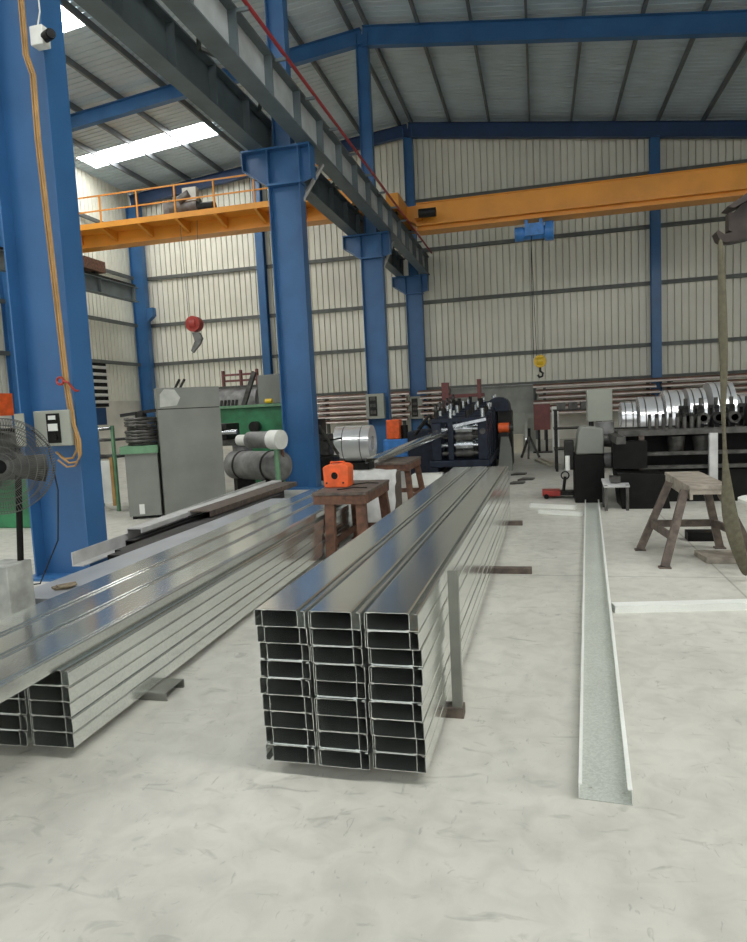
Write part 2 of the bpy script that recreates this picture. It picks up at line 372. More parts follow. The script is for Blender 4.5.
for Y, lab in ((19.55, 'blue side-wall column at the far left edge, half hidden behind the large blue column'), (27.3, 'blue column in the back left corner under the end of the grey runway beam')):
    t = thing('steel_column', lab, 'column', (-17.08, Y, 0), kind='thing')
    MB().ibeam((-17.08, Y, .03), (-17.08, Y, rz_(-17.08)+.02), .62, .31, .018, .012, up=(1, 0, 0)).build('shaft', 'blue', t)
    MB().box(-17.4, -16.7, Y-.22, Y+.22, 0, .03).build('base_plate', 'blue', t)
    MB().prism([(-16.77, 5.85), (-16.45, 6.1), (-16.45, 6.45), (-16.77, 6.45)], 'y', Y-.13, Y+.13).build('runway_bracket', 'blue', t)
for X, lab in ((-11.3, 'slim blue wall post behind the green machine, up the back wall'), (4.33, 'slim blue wall post up the right part of the back wall')):
    t = thing('gable_post', lab, 'column', (X, YB-.3, 0), kind='thing')
    MB().ibeam((X, YB-.3, .02), (X, YB-.3, rz_(X)+.05), .3, .34, .014, .01, up=(0, 1, 0)).build('shaft', 'blue', t)
    MB().box(X-.22, X+.22, YB-.5, YB-.12, 0, .02).build('base_plate', 'blue', t)

# ------------------------------------------------------------------ runway girders
def runway(X, y0, y1, z0, h, w, lab, stiff, webmat, side, rail=True):
    t = thing('crane_runway_girder', lab, 'girder', (X, y0, z0), kind='thing')
    MB().box(X-w/2, X+w/2, y0, y1, z0, z0+.03).build('bottom_flange', 'greysteel', t)
    MB().box(X-w/2, X+w/2, y0, y1, z0+h-.03, z0+h).build('top_flange', 'greysteel', t)
    MB().box(X-.012, X+.012, y0, y1, z0+.03, z0+h-.03).build('web', webmat, t)
    y = y0+.6
    for i in range(60):
        if y > y1-.2: break
        MB().box(X-w/2+.01, X+w/2-.01, y-.015, y+.015, z0+.03, z0+h-.03).build('stiffener', 'greysteel', t); y += stiff
    if rail: MB().ibeam((X, y0, z0+h+.06), (X, y1, z0+h+.06), .12, .09, .02, .02).build('crane_rail', 'dark', t)
    return t
rg = runway(-4.29, 1.0, 27.55, 6.775, .72, .32, 'deep grey runway girder with ribbed pale web along the right of the middle columns', 1.35, 'whitesteel', 1)
runway(-5.3, 1.0, 27.55, 6.775, .72, .32, 'grey runway girder with dull web along the left of the middle columns', 1.35, 'greysteel', -1)
runway(-16.3, 5.0, 25.7, 6.45, .6, .3, 'grey runway beam end beside the back left corner column', 2.2, 'greysteel', 1)
# lattice between the two middle girders
t = thing('runway_bracing', 'dark zigzag bracing between the two middle runway girders', 'bracing', (RIDGE, 1, 7.3), kind='thing')
y = 2.0; k = 0
while y < 26:
    a, b = (-5.12, -4.47) if k % 2 else (-4.47, -5.12)
    if min(abs(y+.6-c) for c in Ys) > .75:
        MB().bar((a, y, 7.42), (b, y+1.2, 7.42), .07, .05).build('diagonal', 'girt', t)
    y += 1.2; k += 1
# red conductor bar on brackets
t = thing('conductor_bar', 'long red conductor bar on brackets along the runway girder', 'busbar', (-4.0, 1, 7.45), kind='thing')
MB().tube([(-3.98, 1.0, 7.5), (-3.98, 27.2, 7.56)], .032, 10).build('red_bar', 'redpipe', t)
y = 2.2
while y < 27: MB().bar((-4.14, y, 7.44), (-3.95, y, 7.44), .04, .05).build('bracket', 'greysteel', t); y += 1.5

# ------------------------------------------------------------------ overhead cranes
def beam_box(t, x0, x1, y0, y1, z0, z1, lip=.05):
    MB().box(x0, x1, y0+lip, y1-lip, z0+.03, z1-.03).build('box_girder', 'orange', t)
    MB().box(x0, x1, y0, y1, z1-.03, z1).build('top_flange', 'orange', t)
    MB().box(x0, x1, y0, y1, z0, z0+.03).build('bottom_flange', 'orange', t)
t = thing('overhead_crane', 'orange crane girder spanning the right bay, with the blue hoist under it', 'crane', (4, 22.9, 7.66), kind='thing')
beam_box(t, -3.75, 13.0, 22.55, 23.2, 7.28, 8.18)
MB().box(-3.75, 13.0, 22.42, 22.6, 7.42, 7.46).build('side_ledge', 'orange', t)
for X in (-4.29, 13.1):
    e = MB().box(X-.2, X+.2, 21.3, 24.6, 7.72, 8.2).build('end_carriage', 'orange', t)
    for yy in (21.75, 24.15): MB().cyl((X-.08, yy, 7.80), (X+.08, yy, 7.80), .165, 20).build('wheel', 'dark', e)
MB().prism([(-4.1, 7.7), (-3.4, 7.35), (-3.4, 8.15), (-4.1, 8.1)], 'y', 22.62, 23.12).build('girder_nose', 'orange', t)
MB().cyl((-3.6, 22.15, 7.72), (-3.05, 22.15, 7.72), .14, 16).build('travel_motor', 'dark', t)
MB().box(-3.75, -3.55, 22.15, 22.6, 7.6, 7.85).build('motor_bracket', 'orange', t)
# right-hand runway for the same crane, outside the frame
runway(13.1, 5.0, 27.5, 6.78, .72, .3, 'grey runway girder along the right-hand side of the hall', 2.4, 'greysteel', 1)

h = thing('electric_hoist', 'bright blue electric hoist under the orange girder', 'hoist', (-.05, 22.85, 6.75), kind='thing')
MB().cyl((-.35, 22.8, 6.98), (.32, 22.8, 6.98), .2, 20).build('rope_drum', 'hoistblue', h)
MB().cyl((-.62, 22.8, 6.98), (-.35, 22.8, 6.98), .22, 18).build('motor', 'hoistblue', h)
MB().cyl((.32, 22.8, 7.0), (.58, 22.8, 7.0), .3, 18).build('gearbox', 'hoistblue', h)
MB().box(-.3, .28, 22.5, 22.62, 6.85, 7.22).build('control_box', 'hoistblue', h)
mb = MB()
for X in (-.25, .2): mb.box(X-.05, X+.05, 22.66, 22.72, 7.0, 7.38); mb.box(X-.05, X+.05, 23.02, 23.08, 7.0, 7.38); mb.box(X-.05, X+.05, 22.66, 23.08, 7.15, 7.2)
mb.build('trolley_hanger', 'hoistblue', h)
MB().tube([(-.1, 22.62, 6.85), (-.12, 22.5, 6.55), (-.13, 22.5, 3.0)], .012, 6).build('pendant_cable', 'dark', h)

h.location.z -= .09
k = thing('hook_block', 'yellow hook block hanging low on ropes before the back wall', 'hook', (.07, 22.8, 2.4), kind='thing')
MB().cyl((-.03, 22.8, 2.82), (.17, 22.8, 2.82), .17, 24).cyl((.07, 22.68, 2.82), (.07, 22.92, 2.82), .2, 24).build('sheave', 'yellow', k)
MB().cyl((.07, 22.66, 2.82), (.07, 22.94, 2.82), .06, 14).build('axle', 'dark', k)
MB().tube([(.07, 22.8, 2.66), (.07, 22.8, 2.5), (.15, 22.8, 2.43), (.13, 22.8, 2.33), (.04, 22.8, 2.31), (-.02, 22.8, 2.38)], .035, 10).build('hook', 'dark', k)
for dx in (-.12, .26): MB().tube([(dx*.5+.03, 22.8, 2.95), (dx, 22.8, 6.8)], .009, 6).build('rope', 'dark', k)

t = thing('overhead_crane', 'orange crane with handrailed walkway spanning the left bay', 'crane', (-10.8, 21.3, 7.6), kind='thing')
beam_box(t, -16.2, -5.3, 21.2, 21.75, 7.62, 8.22)
MB().box(-15.9, -5.55, 20.4, 21.25, 8.05, 8.10).build('walkway', 'orange', t)
MB().box(-15.9, -5.55, 20.38, 20.42, 7.98, 8.16).build('kick_plate', 'orange', t)
for i in range(8):
    X = -15.4+1.38*i
    MB().prism([(20.45, 8.05), (20.45, 7.95), (21.22, 7.72), (21.22, 8.05)], 'x', X-.05, X+.05).build('walkway_bracket', 'orange', t)
    MB().box(X-.025, X+.025, 20.39, 20.44, 8.1, 9.03).build('rail_post', 'orange', t)
for z in (8.55, 9.03): MB().bar((-15.6, 20.415, z), (-5.6, 20.415, z), .04, .04).build('handrail', 'orange', t)
for X in (-16.25, -5.3):
    e = MB().box(X-.2, X+.2, 20.2 if X > -10 else 21.3, 23.4, 7.72 if X > -10 else 7.22, 8.15 if X > -10 else 7.64).build('end_carriage', 'orange' if X > -10 else 'rust', t)
    for yy in (20.6 if X > -10 else 21.6, 23.0): MB().cyl((X-.08, yy, 7.80 if X > -10 else 7.33), (X+.08, yy, 7.80 if X > -10 else 7.33), .165, 20).build('wheel', 'dark', e)
g = thing('crane_trolley', 'grey hoist trolley on top of the left orange crane, behind its handrail', 'trolley', (-11.2, 21.4, 8.22), kind='thing')
MB().box(-12.1, -10.3, 21.15, 21.8, 8.22, 8.34).build('frame', 'dark', g)
MB().cyl((-11.9, 21.4, 8.62), (-10.9, 21.4, 8.62), .27, 22).build('rope_drum', 'tank', g)
MB().cyl((-10.85, 21.3, 8.5), (-10.3, 21.3, 8.5), .17, 18).build('motor', 'dark', g)
MB().box(-12.15, -11.85, 21.2, 21.7, 8.34, 8.85).build('gearbox', 'tank', g)
MB().box(-11.35, -10.85, 21.1, 21.3, 8.72, 9.15).build('control_box', 'white', g)
MB().cyl((-11.5, 21.1, 8.75), (-11.1, 21.1, 8.95), .13, 16).build('brake', 'tank', g)
k = thing('hook_block', 'red hook block with grey hook hanging from the left crane', 'hook', (-11.2, 21.0, 3.8), kind='thing')
MB().cyl((-11.3, 21.0, 4.67), (-11.08, 21.0, 4.67), .21, 24).cyl((-11.19, 20.85, 4.67), (-11.19, 21.15, 4.67), .26, 24).build('sheave', 'red', k)
MB().prism([(-11.28, 4.4), (-11.02, 4.38), (-10.93, 4.18), (-11.02, 4.0), (-11.3, 3.72), (-11.36, 3.8), (-11.2, 4.1)], 'y', 20.94, 21.06).build('hook', 'tank', k)
for dx in (-.2, .2): MB().tube([(-11.19+dx, 21.0, 4.75), (-11.19+dx*1.6, 21.1, 8.1)], .009, 6).build('rope', 'greysteel', k)

# ------------------------------------------------------------------ C purlins
def arc(cx, cz, r, a0, a1, n=3): return [(cx+r*math.cos(a0+(a1-a0)*i/n), cz+r*math.sin(a0+(a1-a0)*i/n)) for i in range(n+1)]
def cprof(w, h, lip=.018, t=.0022, r=.0095, up=False):
    r, q = (.004, .0095) if up else (.0095, .004)
    o = [(lip, 0)] + arc(q, q, q, -PI/2, -PI, 3) + arc(r, h-r, r, PI, PI/2) + arc(w-r, h-r, r, PI/2, 0) + arc(w-q, q, q, 0, -PI/2, 3) + [(w-lip, 0)]
    i = [(w-lip, t), (w-t, t)] + arc(w-r, h-r, r-t, 0, PI/2) + arc(r, h-r, r-t, PI/2, PI) + [(t, t), (lip, t)]
    p = o+i
    return [(x, h-z) for x, z in p][::-1] if up else p
_cache = {}
def purlin(w, h, L, up, loc, rz, label, group, m='zinc'):
    key = (w, h, L, up, m)
    if key not in _cache:
        o = MB().prism(cprof(w, h, up=up), 'y', 0, L).build('c_purlin', m, local=True, loc=loc, rz=rz, smooth=False); _cache[key] = o
    else:
        o = _cache[key].copy(); COL.objects.link(o); o.location = loc; o.rotation_euler = (0, 0, rz)
    return tag(o, label, 'purlin', group)
def stack(origin, rz, rows, cols, L, where, group, jit=.005, colnames=None, first_shift=0.0, nm='layer'):
    ca, sa = math.cos(rz), math.sin(rz); n = len(rows)
    for r in range(n):          # r = 0 is the top layer
        z = origin[2] + (n-1-r)*.077
        for c in range(cols):
            jx = random.uniform(-jit, jit)+(first_shift if r == 0 else 0); jy = random.uniform(-.012, .012)
            lx = c*.2475+jx
            for kind in (0, 1):
                if c == 0: w, off = .2, (0.0 if kind == 0 else .034)
                else: w, off = (.193, 0.002) if kind == 0 else (.222, .009)
                if kind == 1 and c: lx2 = lx+off
                else: lx2 = lx+off
                if c and kind == 0: lx2 = lx+.0
                zz = z+(.0026 if kind == 0 else .0003); hh = .0740
                X = origin[0]+ca*lx2-sa*jy; Y = origin[1]+sa*lx2+ca*jy
                lay = rows[r]; cn = colnames[c]
                lab = '%s galvanized C purlin, %s layer, %s column of the %s' % ('downturned' if kind == 0 else 'upturned', lay, cn, where)
                purlin(w, hh, L, kind == 1, (X, Y, zz), rz, lab, group)
RZM = -math.radians(0.9)
stack((-1.222, 2.665, .056), RZM, ORD, 3, 6.3, 'tall middle stack', 'C purlins of the tall middle stack', colnames=['left', 'middle', 'right'], first_shift=-.006)
RZL = math.radians(1.15)
stack((-2.902, 2.60, .056), RZL, ['uppermost', 'second', 'third', 'fourth', 'lowest'], 3, 6.0, 'low left stack', 'C purlins of the low left stack', colnames=['left', 'middle', 'right'])
# the layer lying across the top of the left stack, its near ends out of frame
for i, (x, kind, w, z) in enumerate(((-2.985, 0, .2, .0026), (-2.951, 1, .2, .0003), (-2.735, 0, .2, .0026), (-2.701, 1, .2, .0003), (-2.485, 0, .215, .0026), (-2.450, 1, .2, .0003))):
    nmx = ['far-side', 'middle', 'near-side'][i//2]
    purlin(w, .0740, 6.9, kind == 1, (x+.04, 1.85, .056+5*.077+z), RZL,
           '%s %s galvanized C purlin laid along the top of the low left stack' % (nmx, 'downturned' if kind == 0 else 'upturned'), 'C purlins laid on top of the left stack')

# bearers under the stacks
def bearer(x0, x1, y, label, m='rustgrey', w=.09, hh=.053, rz=0):
    return tag(MB().box(x0, x1, y-w/2, y+w/2, 0, hh).build('bearer_bar', m, bevel=.004), label, 'bearer', 'bearers under the middle stack')
bearer(-1.35, -.10, 6.28, 'dark brown steel bearer poking out from under the middle stack, halfway along')
bearer(-1.35, -.24, 8.75, 'dark brown steel bearer under the far end of the middle stack')
st = thing('stake_stand', 'grey upright stake on a brown foot pressed against the right side of the middle stack', 'stake', (-.44, 3.33, 0))
MB().box(-1.35, -.41, 3.29, 3.37, 0, .053).build('base_bar', 'rustgrey', st)
MB().prism([(-.468, 3.305), (-.418, 3.305), (-.418, 3.355), (-.426, 3.355), (-.426, 3.313), (-.468, 3.313)], 'z', .053, .765).build('post', 'stake', st)
# short C offcut under the left stack
mb = MB().prism([(y-.1, z) for y, z in cprof(.2, .053, lip=.014, t=.004, r=.006)], 'x', -2.98, -2.085)
tag(mb.build('bearer_offcut', 'stake', xf=Matrix.Translation((0, 3.37, 0))), 'short grey channel offcut propping the low left stack off the floor', 'offcut')
tag(MB().box(-3.0, -2.3, 7.3, 7.4, 0, .053).build('bearer_bar', 'rust'), 'brown steel bearer under the far end of the low left stack', 'bearer')

# ------------------------------------------------------------------ loose channel and bars on the floor
A, B = fl(578.7, 799), fl(585, 503); ang = -math.atan2(B.x-A.x, B.y-A.y); Lc = 7.85
t = thing('loose_channel', 'single galvanized channel lying open side up on the floor', 'channel', (A.x, A.y, 0), ang)
W, H, T = .203, .064, .0025
MB().plate_holes(0, W, 0, Lc, .001, .001+T, [(.045, .085, .009), (W-.03, .075, .009), (.05, Lc-.08, .009), (W-.04, Lc-.08, .009)]).build('web', 'zinc_matt', t, local=True)
MB().prism([(0, .001), (T, .001), (T, H-T), (.014, H-T), (.014, H), (0, H)], 'y', 0.0, Lc).build('flange', 'zinc_lit', t, local=True)
MB().prism([(W, .001), (W, H), (W-.018, H), (W-.018, H-T), (W-T, H-T), (W-T, .001)], 'y', 0.0, Lc).build('flange', 'zinc_lit', t, local=True)
def hollow(p0, p1, w, h, th):    # square tube along p0->p1, lying on z0
    p0, p1 = Vector(p0), Vector(p1); mb = MB(); d = (p1-p0).normalized(); a = Vector((-d.y, d.x, 0)); u = Vector((0, 0, 1))
    for c, ww, hh in ((-a*(w/2-th/2), th, h), (a*(w/2-th/2), th, h), (u*(h/2-th/2), w-2*th, th), (-u*(h/2-th/2), w-2*th, th)):
        mb.bar(p0+c+u*h/2, p1+c+u*h/2, ww, hh)
    return mb
tag(hollow((.50, 5.165, 0), (3.3, 5.64, 0), .10, .055, .004).build('square_tube', 'zinc_lit'), 'pale galvanized tube lying across the floor below the trestle', 'tube')
tag(hollow((-.16, 10.25, 0), (.48, 10.0, 0), .09, .05, .004).build('square_tube', 'zinc_lit'), 'short pale tube offcut left of the loose channel, the farther of the pair', 'tube')
tag(hollow((-.04, 9.66, 0), (.53, 9.42, 0), .07, .05, .004).build('square_tube', 'zinc_lit'), 'short pale tube offcut touching the loose channel, the nearer of the pair', 'tube')
p = fl(697, 562)
tag(MB().obox((1.70, 6.88, .028), (.24, .0, 0), (-.02, .17, 0), (0, 0, .028)).build('floor_plate', 'top', bevel=.004), 'thick brown plate lying flat on the floor at the foot of the right trestle', 'plate')

# ------------------------------------------------------------------ trestles
def trestle(label, topc, size, zt, feet, topm, legm, legw, rail_z, rot=0.0, box_top=False):
    tx, ty = topc; sx, sy = size
    t = thing('trestle', label, 'trestle', (tx, ty, 0), rot)
    MB().box(-sx/2, sx/2, -sy/2, sy/2, zt-.035, zt).build('top_plate', topm, t, local=True, bevel=.004)
    mb = MB()
    for s in (-1, 1):
        mb.box(s*sx/2-.02*s-.012, s*sx/2-.02*s+.012, -sy/2+.01, sy/2-.01, zt-.13, zt-.036)
        mb.box(-sx/2+.03, sx/2-.03, s*(sy/2-.02)-.012, s*(sy/2-.02)+.012, zt-(.08 if box_top else .13), zt-.036)
    mb.build('apron', topm if box_top else legm, t, local=True)
    for (ux, uy, fx, fy) in feet:
        lg = MB().bar((ux, uy, zt-.05), (fx, fy, .014), legw, legw*.75, up=(0, 1, 0)).build('leg', legm, t, local=True)
        MB().box(fx-legw*.75, fx+legw*.75, fy-legw*.6, fy+legw*.6, 0, .014).build('foot_plate', legm, lg, local=True)
    mb = MB()
    fs = feet
    def lerp(f, z):
        k = (zt-.05-z)/(zt-.064); return (f[0]+(f[2]-f[0])*k, f[1]+(f[3]-f[1])*k, z)
    for i, j in ((0, 1), (2, 3), (1, 3)): mb.bar(lerp(fs[i], rail_z), lerp(fs[j], rail_z), .03, .07)
    mb.build('stretcher', legm, t, local=True)
    return t
cx_, cy_ = 1.50, 7.3
def F(*l): return [(a-cx_, b-cy_, c-cx_, d-cy_) for a, b, c, d in l]
trestle('brown steel trestle with splayed legs standing alone on the right', (cx_, cy_), (.35, 1.27), .735,
        F((1.30, 6.75, 1.085, 6.52), (1.28, 7.4, .975, 7.27), (1.60, 6.75, 1.88, 6.58), (1.6, 7.3, 1.75, 7.38)), 'top', 'rustgrey', .07, .27, box_top=True)
tr1 = trestle('rusty brown trestle carrying the orange engine block', (-2.08, 7.35), (.60, 1.15), .72,
        [(-.12, -.5, -.11, -.6), (-.12, .48, -.12, .56), (.22, -.5, .24, -.55), (.22, .48, .27, .56)], 'rustgrey', 'rust', .105, .16)
tr2 = trestle('rusty brown trestle supporting the sloping purlin out of the blue-black machine', (-2.15, 10.3), (.52, 1.1), .765,
        [(-.2, -.4, -.3, -.5), (-.2, .4, -.3, .5), (.2, -.4, .28, -.5), (.2, .4, .3, .5)], 'rustgrey', 'rust', .085, .22)
tag(MB().box(1.52, 1.80, 7.72, 7.9, 0, .1).build('timber_block', 'black', bevel=.004), 'small black block on the floor behind the brown trestle on the right', 'block')
t = thing('bending_machine', 'dark machine with slanted levers between the second column and the pale coil', 'machine', (-4.75, 14.6, 0))
MB().box(-5.0, -4.5, 14.4, 14.9, 0, .55).build('base', 'dark', t, bevel=.02)
MB().box(-4.95, -4.6, 14.45, 14.85, .55, 1.05).build('body', 'mid', t, bevel=.04)
MB().box(-5.0, -4.75, 14.45, 14.8, 1.05, 1.4).build('head', 'dark', t, bevel=.02)
MB().bar((-4.8, 14.4, 1.25), (-4.35, 14.3, .6), .06, .05).build('lever', 'mid', t)
MB().bar((-4.7, 14.4, .9), (-4.25, 14.3, .95), .05, .04).build('lever', 'dark', t)
# things on the trestle
e = thing('engine_block', 'bright orange box-shaped motor with a round black port on the rusty trestle', 'motor', (-2.30, 7.15, .70))
b0 = MB()
prof = [(-2.46, .72), (-2.45, .70), (-2.15, .70), (-2.14, .72), (-2.13, .96), (-2.17, .99), (-2.27, 1.0), (-2.30, .985), (-2.42, .985), (-2.47, .95)]
b0.prism(prof, 'y', 7.0, 7.26); b0.build('housing', 'orangered', e, bevel=.012)
MB().ring((-2.31, 6.985, .85), (-2.31, 7.0, .85), .062, .045, 20).build('port_rim', 'orangered', e)
MB().cyl((-2.31, 6.992, .85), (-2.31, 7.0, .85), .046, 20).build('port', 'black', e)
for dx in (-.12, .1): MB().cyl((-2.3+dx, 6.99, .76), (-2.3+dx, 7.0, .76), .012, 10).build('bolt', 'dark', e)
MB().tube([(-2.4, 7.13, .985), (-2.4, 7.13, 1.01), (-2.22, 7.13, 1.015), (-2.2, 7.13, .99)], .009, 8).build('carry_handle', 'orangered', e)
e.location = (-2.235, 7.33, .72); e.scale = (.88, .9, .9)
# crumpled white sheet behind the trestles
mb = MB(); n = 9; g = [[None]*(n+1) for _ in range(n+1)]
for i in range(n+1):
    for j in range(n+1):
        u, v = i/n, j/n
        z = .62-.58*v*v+.05*math.sin(5*u+3*v)*v+random.uniform(-.015, .015)
        g[i][j] = mb.bm.verts.new((-2.52+.66*u+.05*random.uniform(-1, 1)*v, 8.75-.30*v+.08*math.sin(9*u)*v, z+.14-.1*v))
for i in range(n):
    for j in range(n): mb.face([g[i][j], g[i+1][j], g[i+1][j+1], g[i][j+1]])
o = mb.build('plastic_wrap', 'plastic'); so = o.modifiers.new('t', 'SOLIDIFY'); so.thickness = .006
tag(o, 'crumpled white plastic wrap draped over a crate between the two rusty trestles', 'wrap')
tag(MB().box(-2.48, -1.92, 8.82, 9.3, 0, .70).build('crate', 'rustgrey'), 'brown crate under the crumpled white wrap', 'crate')
for i, (a, b_) in enumerate((((-2.15, 6.85), (-1.85, 7.0)), ((-2.1, 7.3), (-1.82, 7.42)))):
    tag(MB().tube([(a[0], a[1]+.1, .727), ((a[0]+b_[0])/2, (a[1]+b_[1])/2+.16, .732), (b_[0], b_[1]+.1, .726)], .006, 6).build('wire_offcut', 'dark'),
        ['thin dark wire offcut near the front edge of the rusty trestle', 'thin dark wire offcut beside the orange motor on the rusty trestle'][i], 'wire')
# purlin coming down out of the roll former onto trestle
mb = MB()
P0, P1 = Vector((-2.42, 9.65, .77)), Vector((-1.97, 13.95, .96))
dd = (P1-P0).normalized(); aa = dd.cross(Vector((0, 0, 1))).normalized(); uu = aa.cross(dd)
pr = cprof(.2, .08); A_ = [mb.bm.verts.new(P0+aa*(q[0]-.1)+uu*q[1]) for q in pr]; B_ = [mb.bm.verts.new(P1+aa*(q[0]-.1)+uu*q[1]) for q in pr]
for i in range(len(pr)): mb.face([A_[i], A_[(i+1) % len(pr)], B_[(i+1) % len(pr)], B_[i]])
mb.face(A_[::-1]); mb.face(B_)
tag(mb.build('sloping_purlin', 'zinc'), 'single galvanized purlin sloping out of the blue-black machine onto the trestle', 'purlin')

# ------------------------------------------------------------------ left side: sheets, bars, block, fan
sp = thing('sheet_pack', 'low pack of dull grey steel sheets left of the galvanized stack', 'sheets', (-3.3, 6.0, 0), math.radians(.4))
MB().box(-.30, .22, -2.2, 2.6, .08, .415).build('sheets', 'sheet', sp, local=True)
for yy in (-1.5, 0, 1.6): MB().box(-.32, .24, yy-.05, yy+.05, 0, .08).build('bearer', 'rust', sp, local=True)
mb = MB()
pts = [(-3.43, 4.04), (-3.36, 3.99), (-3.30, 4.03), (-3.29, 4.09), (-3.35, 4.15), (-3.41, 4.10)]
mb.prism(pts, 'z', .417, .43); mb.prism([(x+.03, y+.01) for x, y in pts[:5]], 'z', .43, .44)
tag(mb.build('scrap_piece', 'scrap'), 'small brown scrap lying on the grey sheets', 'scrap')

def lbar(p0, p1, a, b, th, m, name, label, cat='bar', kind='angle'):
    p0, p1 = Vector(p0), Vector(p1); d = (p1-p0).normalized(); s = d.cross(Vector((0, 0, 1))).normalized(); u = s.cross(d); mb = MB()
    if kind == 'angle': pr = [(0, 0), (a, 0), (a, th), (th, th), (th, b), (0, b)]
    elif kind == 'channel': pr = [(0, b), (0, 0), (th, 0), (th, b-th), (a-th, b-th), (a-th, 0), (a, 0), (a, b)]
    A = [mb.bm.verts.new(p0+s*x+u*z) for x, z in pr]; B = [mb.bm.verts.new(p1+s*x+u*z) for x, z in pr]
    for i in range(len(pr)): mb.face([A[i], A[(i+1) % len(pr)], B[(i+1) % len(pr)], B[i]])
    mb.face(A[::-1]); mb.face(B)
    return tag(mb.build(name, m), label, cat, 'dark steel bars beside the left stack')
# timber packers that carry the bars, then the bars
for i, yy in enumerate((6.7, 8.6)):
    tag(MB().box(-4.5, -3.64, yy-.06, yy+.06, 0, .26).build('packer', 'rust'), ['near brown packer under the dark steel bars', 'far brown packer under the dark steel bars'][i], 'packer')
lbar((-4.25, 5.3, .262), (-4.46, 9.6, .262), .12, .13, .012, 'palebar', 'angle_bar', 'pale steel angle bar, outermost of the bars beside the blue column')
tag(hollow((-4.10, 6.0, .262), (-4.20, 10.0, .262), .10, .10, .008).build('square_tube', 'bar'), 'black square tube next to the pale angle bar', 'tube', 'dark steel bars beside the left stack')
lbar((-4.00, 5.6, .262), (-4.06, 9.9, .262), .12, .09, .01, 'bar', 'channel_bar', 'black channel bar in the middle of the dark bars', kind='channel')
lbar((-3.83, 5.25, .262), (-3.90, 9.4, .262), .14, .12, .01, 'bar', 'channel_bar', 'black channel bar nearest the grey sheets, its open end showing', kind='channel')
lbar((-4.26, 6.2, .40), (-4.42, 10.6, .40), .17, .05, .01, 'palebar', 'channel_bar', 'pale flat channel lying on top of the black bars', kind='channel')
lbar((-4.16, 7.3, .384), (-4.16, 10.3, .384), .30, .07, .012, 'rustgrey', 'channel_bar', 'wide brown-grey channel lying on top of the dark bars at their far end', kind='channel')

tag(MB().box(-4.9, -3.9, 9.35, 9.47, 0, .26).build('packer', 'rust'), 'brown packer at the far ends of the dark steel bars, by the cabinet', 'packer')
lbar((-4.44, 7.0, .262), (-4.72, 11.0, .262), .16, .15, .012, 'palebar', 'angle_bar', 'pale steel angle bar nearest the grey-green cabinet')
# fan on its concrete foot
FY = 3.62
fc = at(2, 466, FY); bx = at(10, 590, FY)
f = thing('pedestal_fan', 'large wire-caged fan on a black pole set in a concrete block, at the left edge', 'fan', (bx.x, FY, 0))
MB().box(bx.x-.13, bx.x+.085, FY-.1, FY+.12, 0, at(10, 563, FY).z).build('concrete_foot', 'concrete', f, bevel=.008)
MB().cyl((bx.x+.012, FY+.08, .45), (fc.x+.05, FY+.08, fc.z), .02, 14).build('pole', 'black', f)
fd = Vector((.52, -.85, 0)).normalized(); fa = Vector((0, 0, 1)); fb = fd.cross(fa)
Rf = .305
cg = MB()
for off, rr in ((.06, Rf), (-.06, Rf), (.075, Rf*.86), (.085, Rf*.72), (.09, Rf*.57), (.095, Rf*.42), (.1, Rf*.28), (-.085, Rf*.72), (-.07, Rf*.86), (.1, Rf*.16)):
    cg.tube([fc+fd*off+(fa*math.cos(2*PI*i/40)+fb*math.sin(2*PI*i/40))*rr for i in range(41)], .0028, 5)
for i in range(110):
    v = fa*math.cos(2*PI*i/110)+fb*math.sin(2*PI*i/110)
    cg.tube([fc+fd*.1+v*.05, fc+fd*.095+v*Rf*.6, fc+fd*.06+v*Rf, fc-fd*.06+v*Rf, fc-fd*.09+v*Rf*.6, fc-fd*.1+v*.08], .0016, 4)
cg.build('wire_cage', 'cage', f)
hub = MB().cyl(fc-fd*.03, fc+fd*.05, .045, 18).build('hub', 'black', f)
for i in range(3):
    mb = MB(); a0 = 2*PI*i/3+.4; rows = []
    for r in (.04, .12, .2, .27):
        w = .12+.9*(r-.04)*(.5 if r < .25 else .42)
        rows.append([fc+(fa*math.cos(a0+s*w/max(r, .1)*.9)+fb*math.sin(a0+s*w/max(r, .1)*.9))*r+fd*(s*.03) for s in (-.5, 0, .5)])
    vs = [[mb.bm.verts.new(p) for p in rw] for rw in rows]
    for A, B in zip(vs, vs[1:]):
        for q in range(2): mb.face([A[q], A[q+1], B[q+1], B[q]])
    o = mb.build('blade', 'mid', f); so = o.modifiers.new('t', 'SOLIDIFY'); so.thickness = .003
MB().cyl(fc-fd*.24, fc-fd*.09, .075, 20).build('motor', 'black', f)

# ------------------------------------------------------------------ fittings on the big column
CFY = 5.785     # front edge plane of the column flanges
b = thing('switch_box', 'grey electrical box with its cover open on the large blue column', 'electrical box', (-4.68, CFY, 1.37))
MB().box(-4.86, -4.45, 5.70, 5.93, 1.37, 1.72).build('enclosure', 'panel', b, bevel=.006)
MB().box(-4.71, -4.56, 5.692, 5.70, 1.40, 1.69).build('switch_panel', 'black', b)
MB().box(-4.69, -4.585, 5.684, 5.692, 1.52, 1.59).build('label_plate', 'white', b)
MB().box(-4.68, -4.60, 5.684, 5.692, 1.63, 1.67).build('meter', 'white', b)
MB().cyl((-4.62, 5.675, 1.46), (-4.62, 5.692, 1.46), .028, 16).build('rotary_knob', 'black', b)
MB().obox((-4.965, 5.63, 1.545), (.115, -.075, 0), (.004, .006, 0), (0, 0, .16)).build('open_cover', 'panel', b)
c = thing('conduit_run', 'ochre conduits running down the large blue column to the switch box', 'conduit', (-4.5, CFY, 1.4))
path = [(16, -40), (20, 10), (24, 55), (31, 75), (36, 140), (43, 200), (50, 260), (57, 320), (64, 380), (71, 425), (76, 440), (77, 450), (73, 458), (65, 459), (56, 452)]
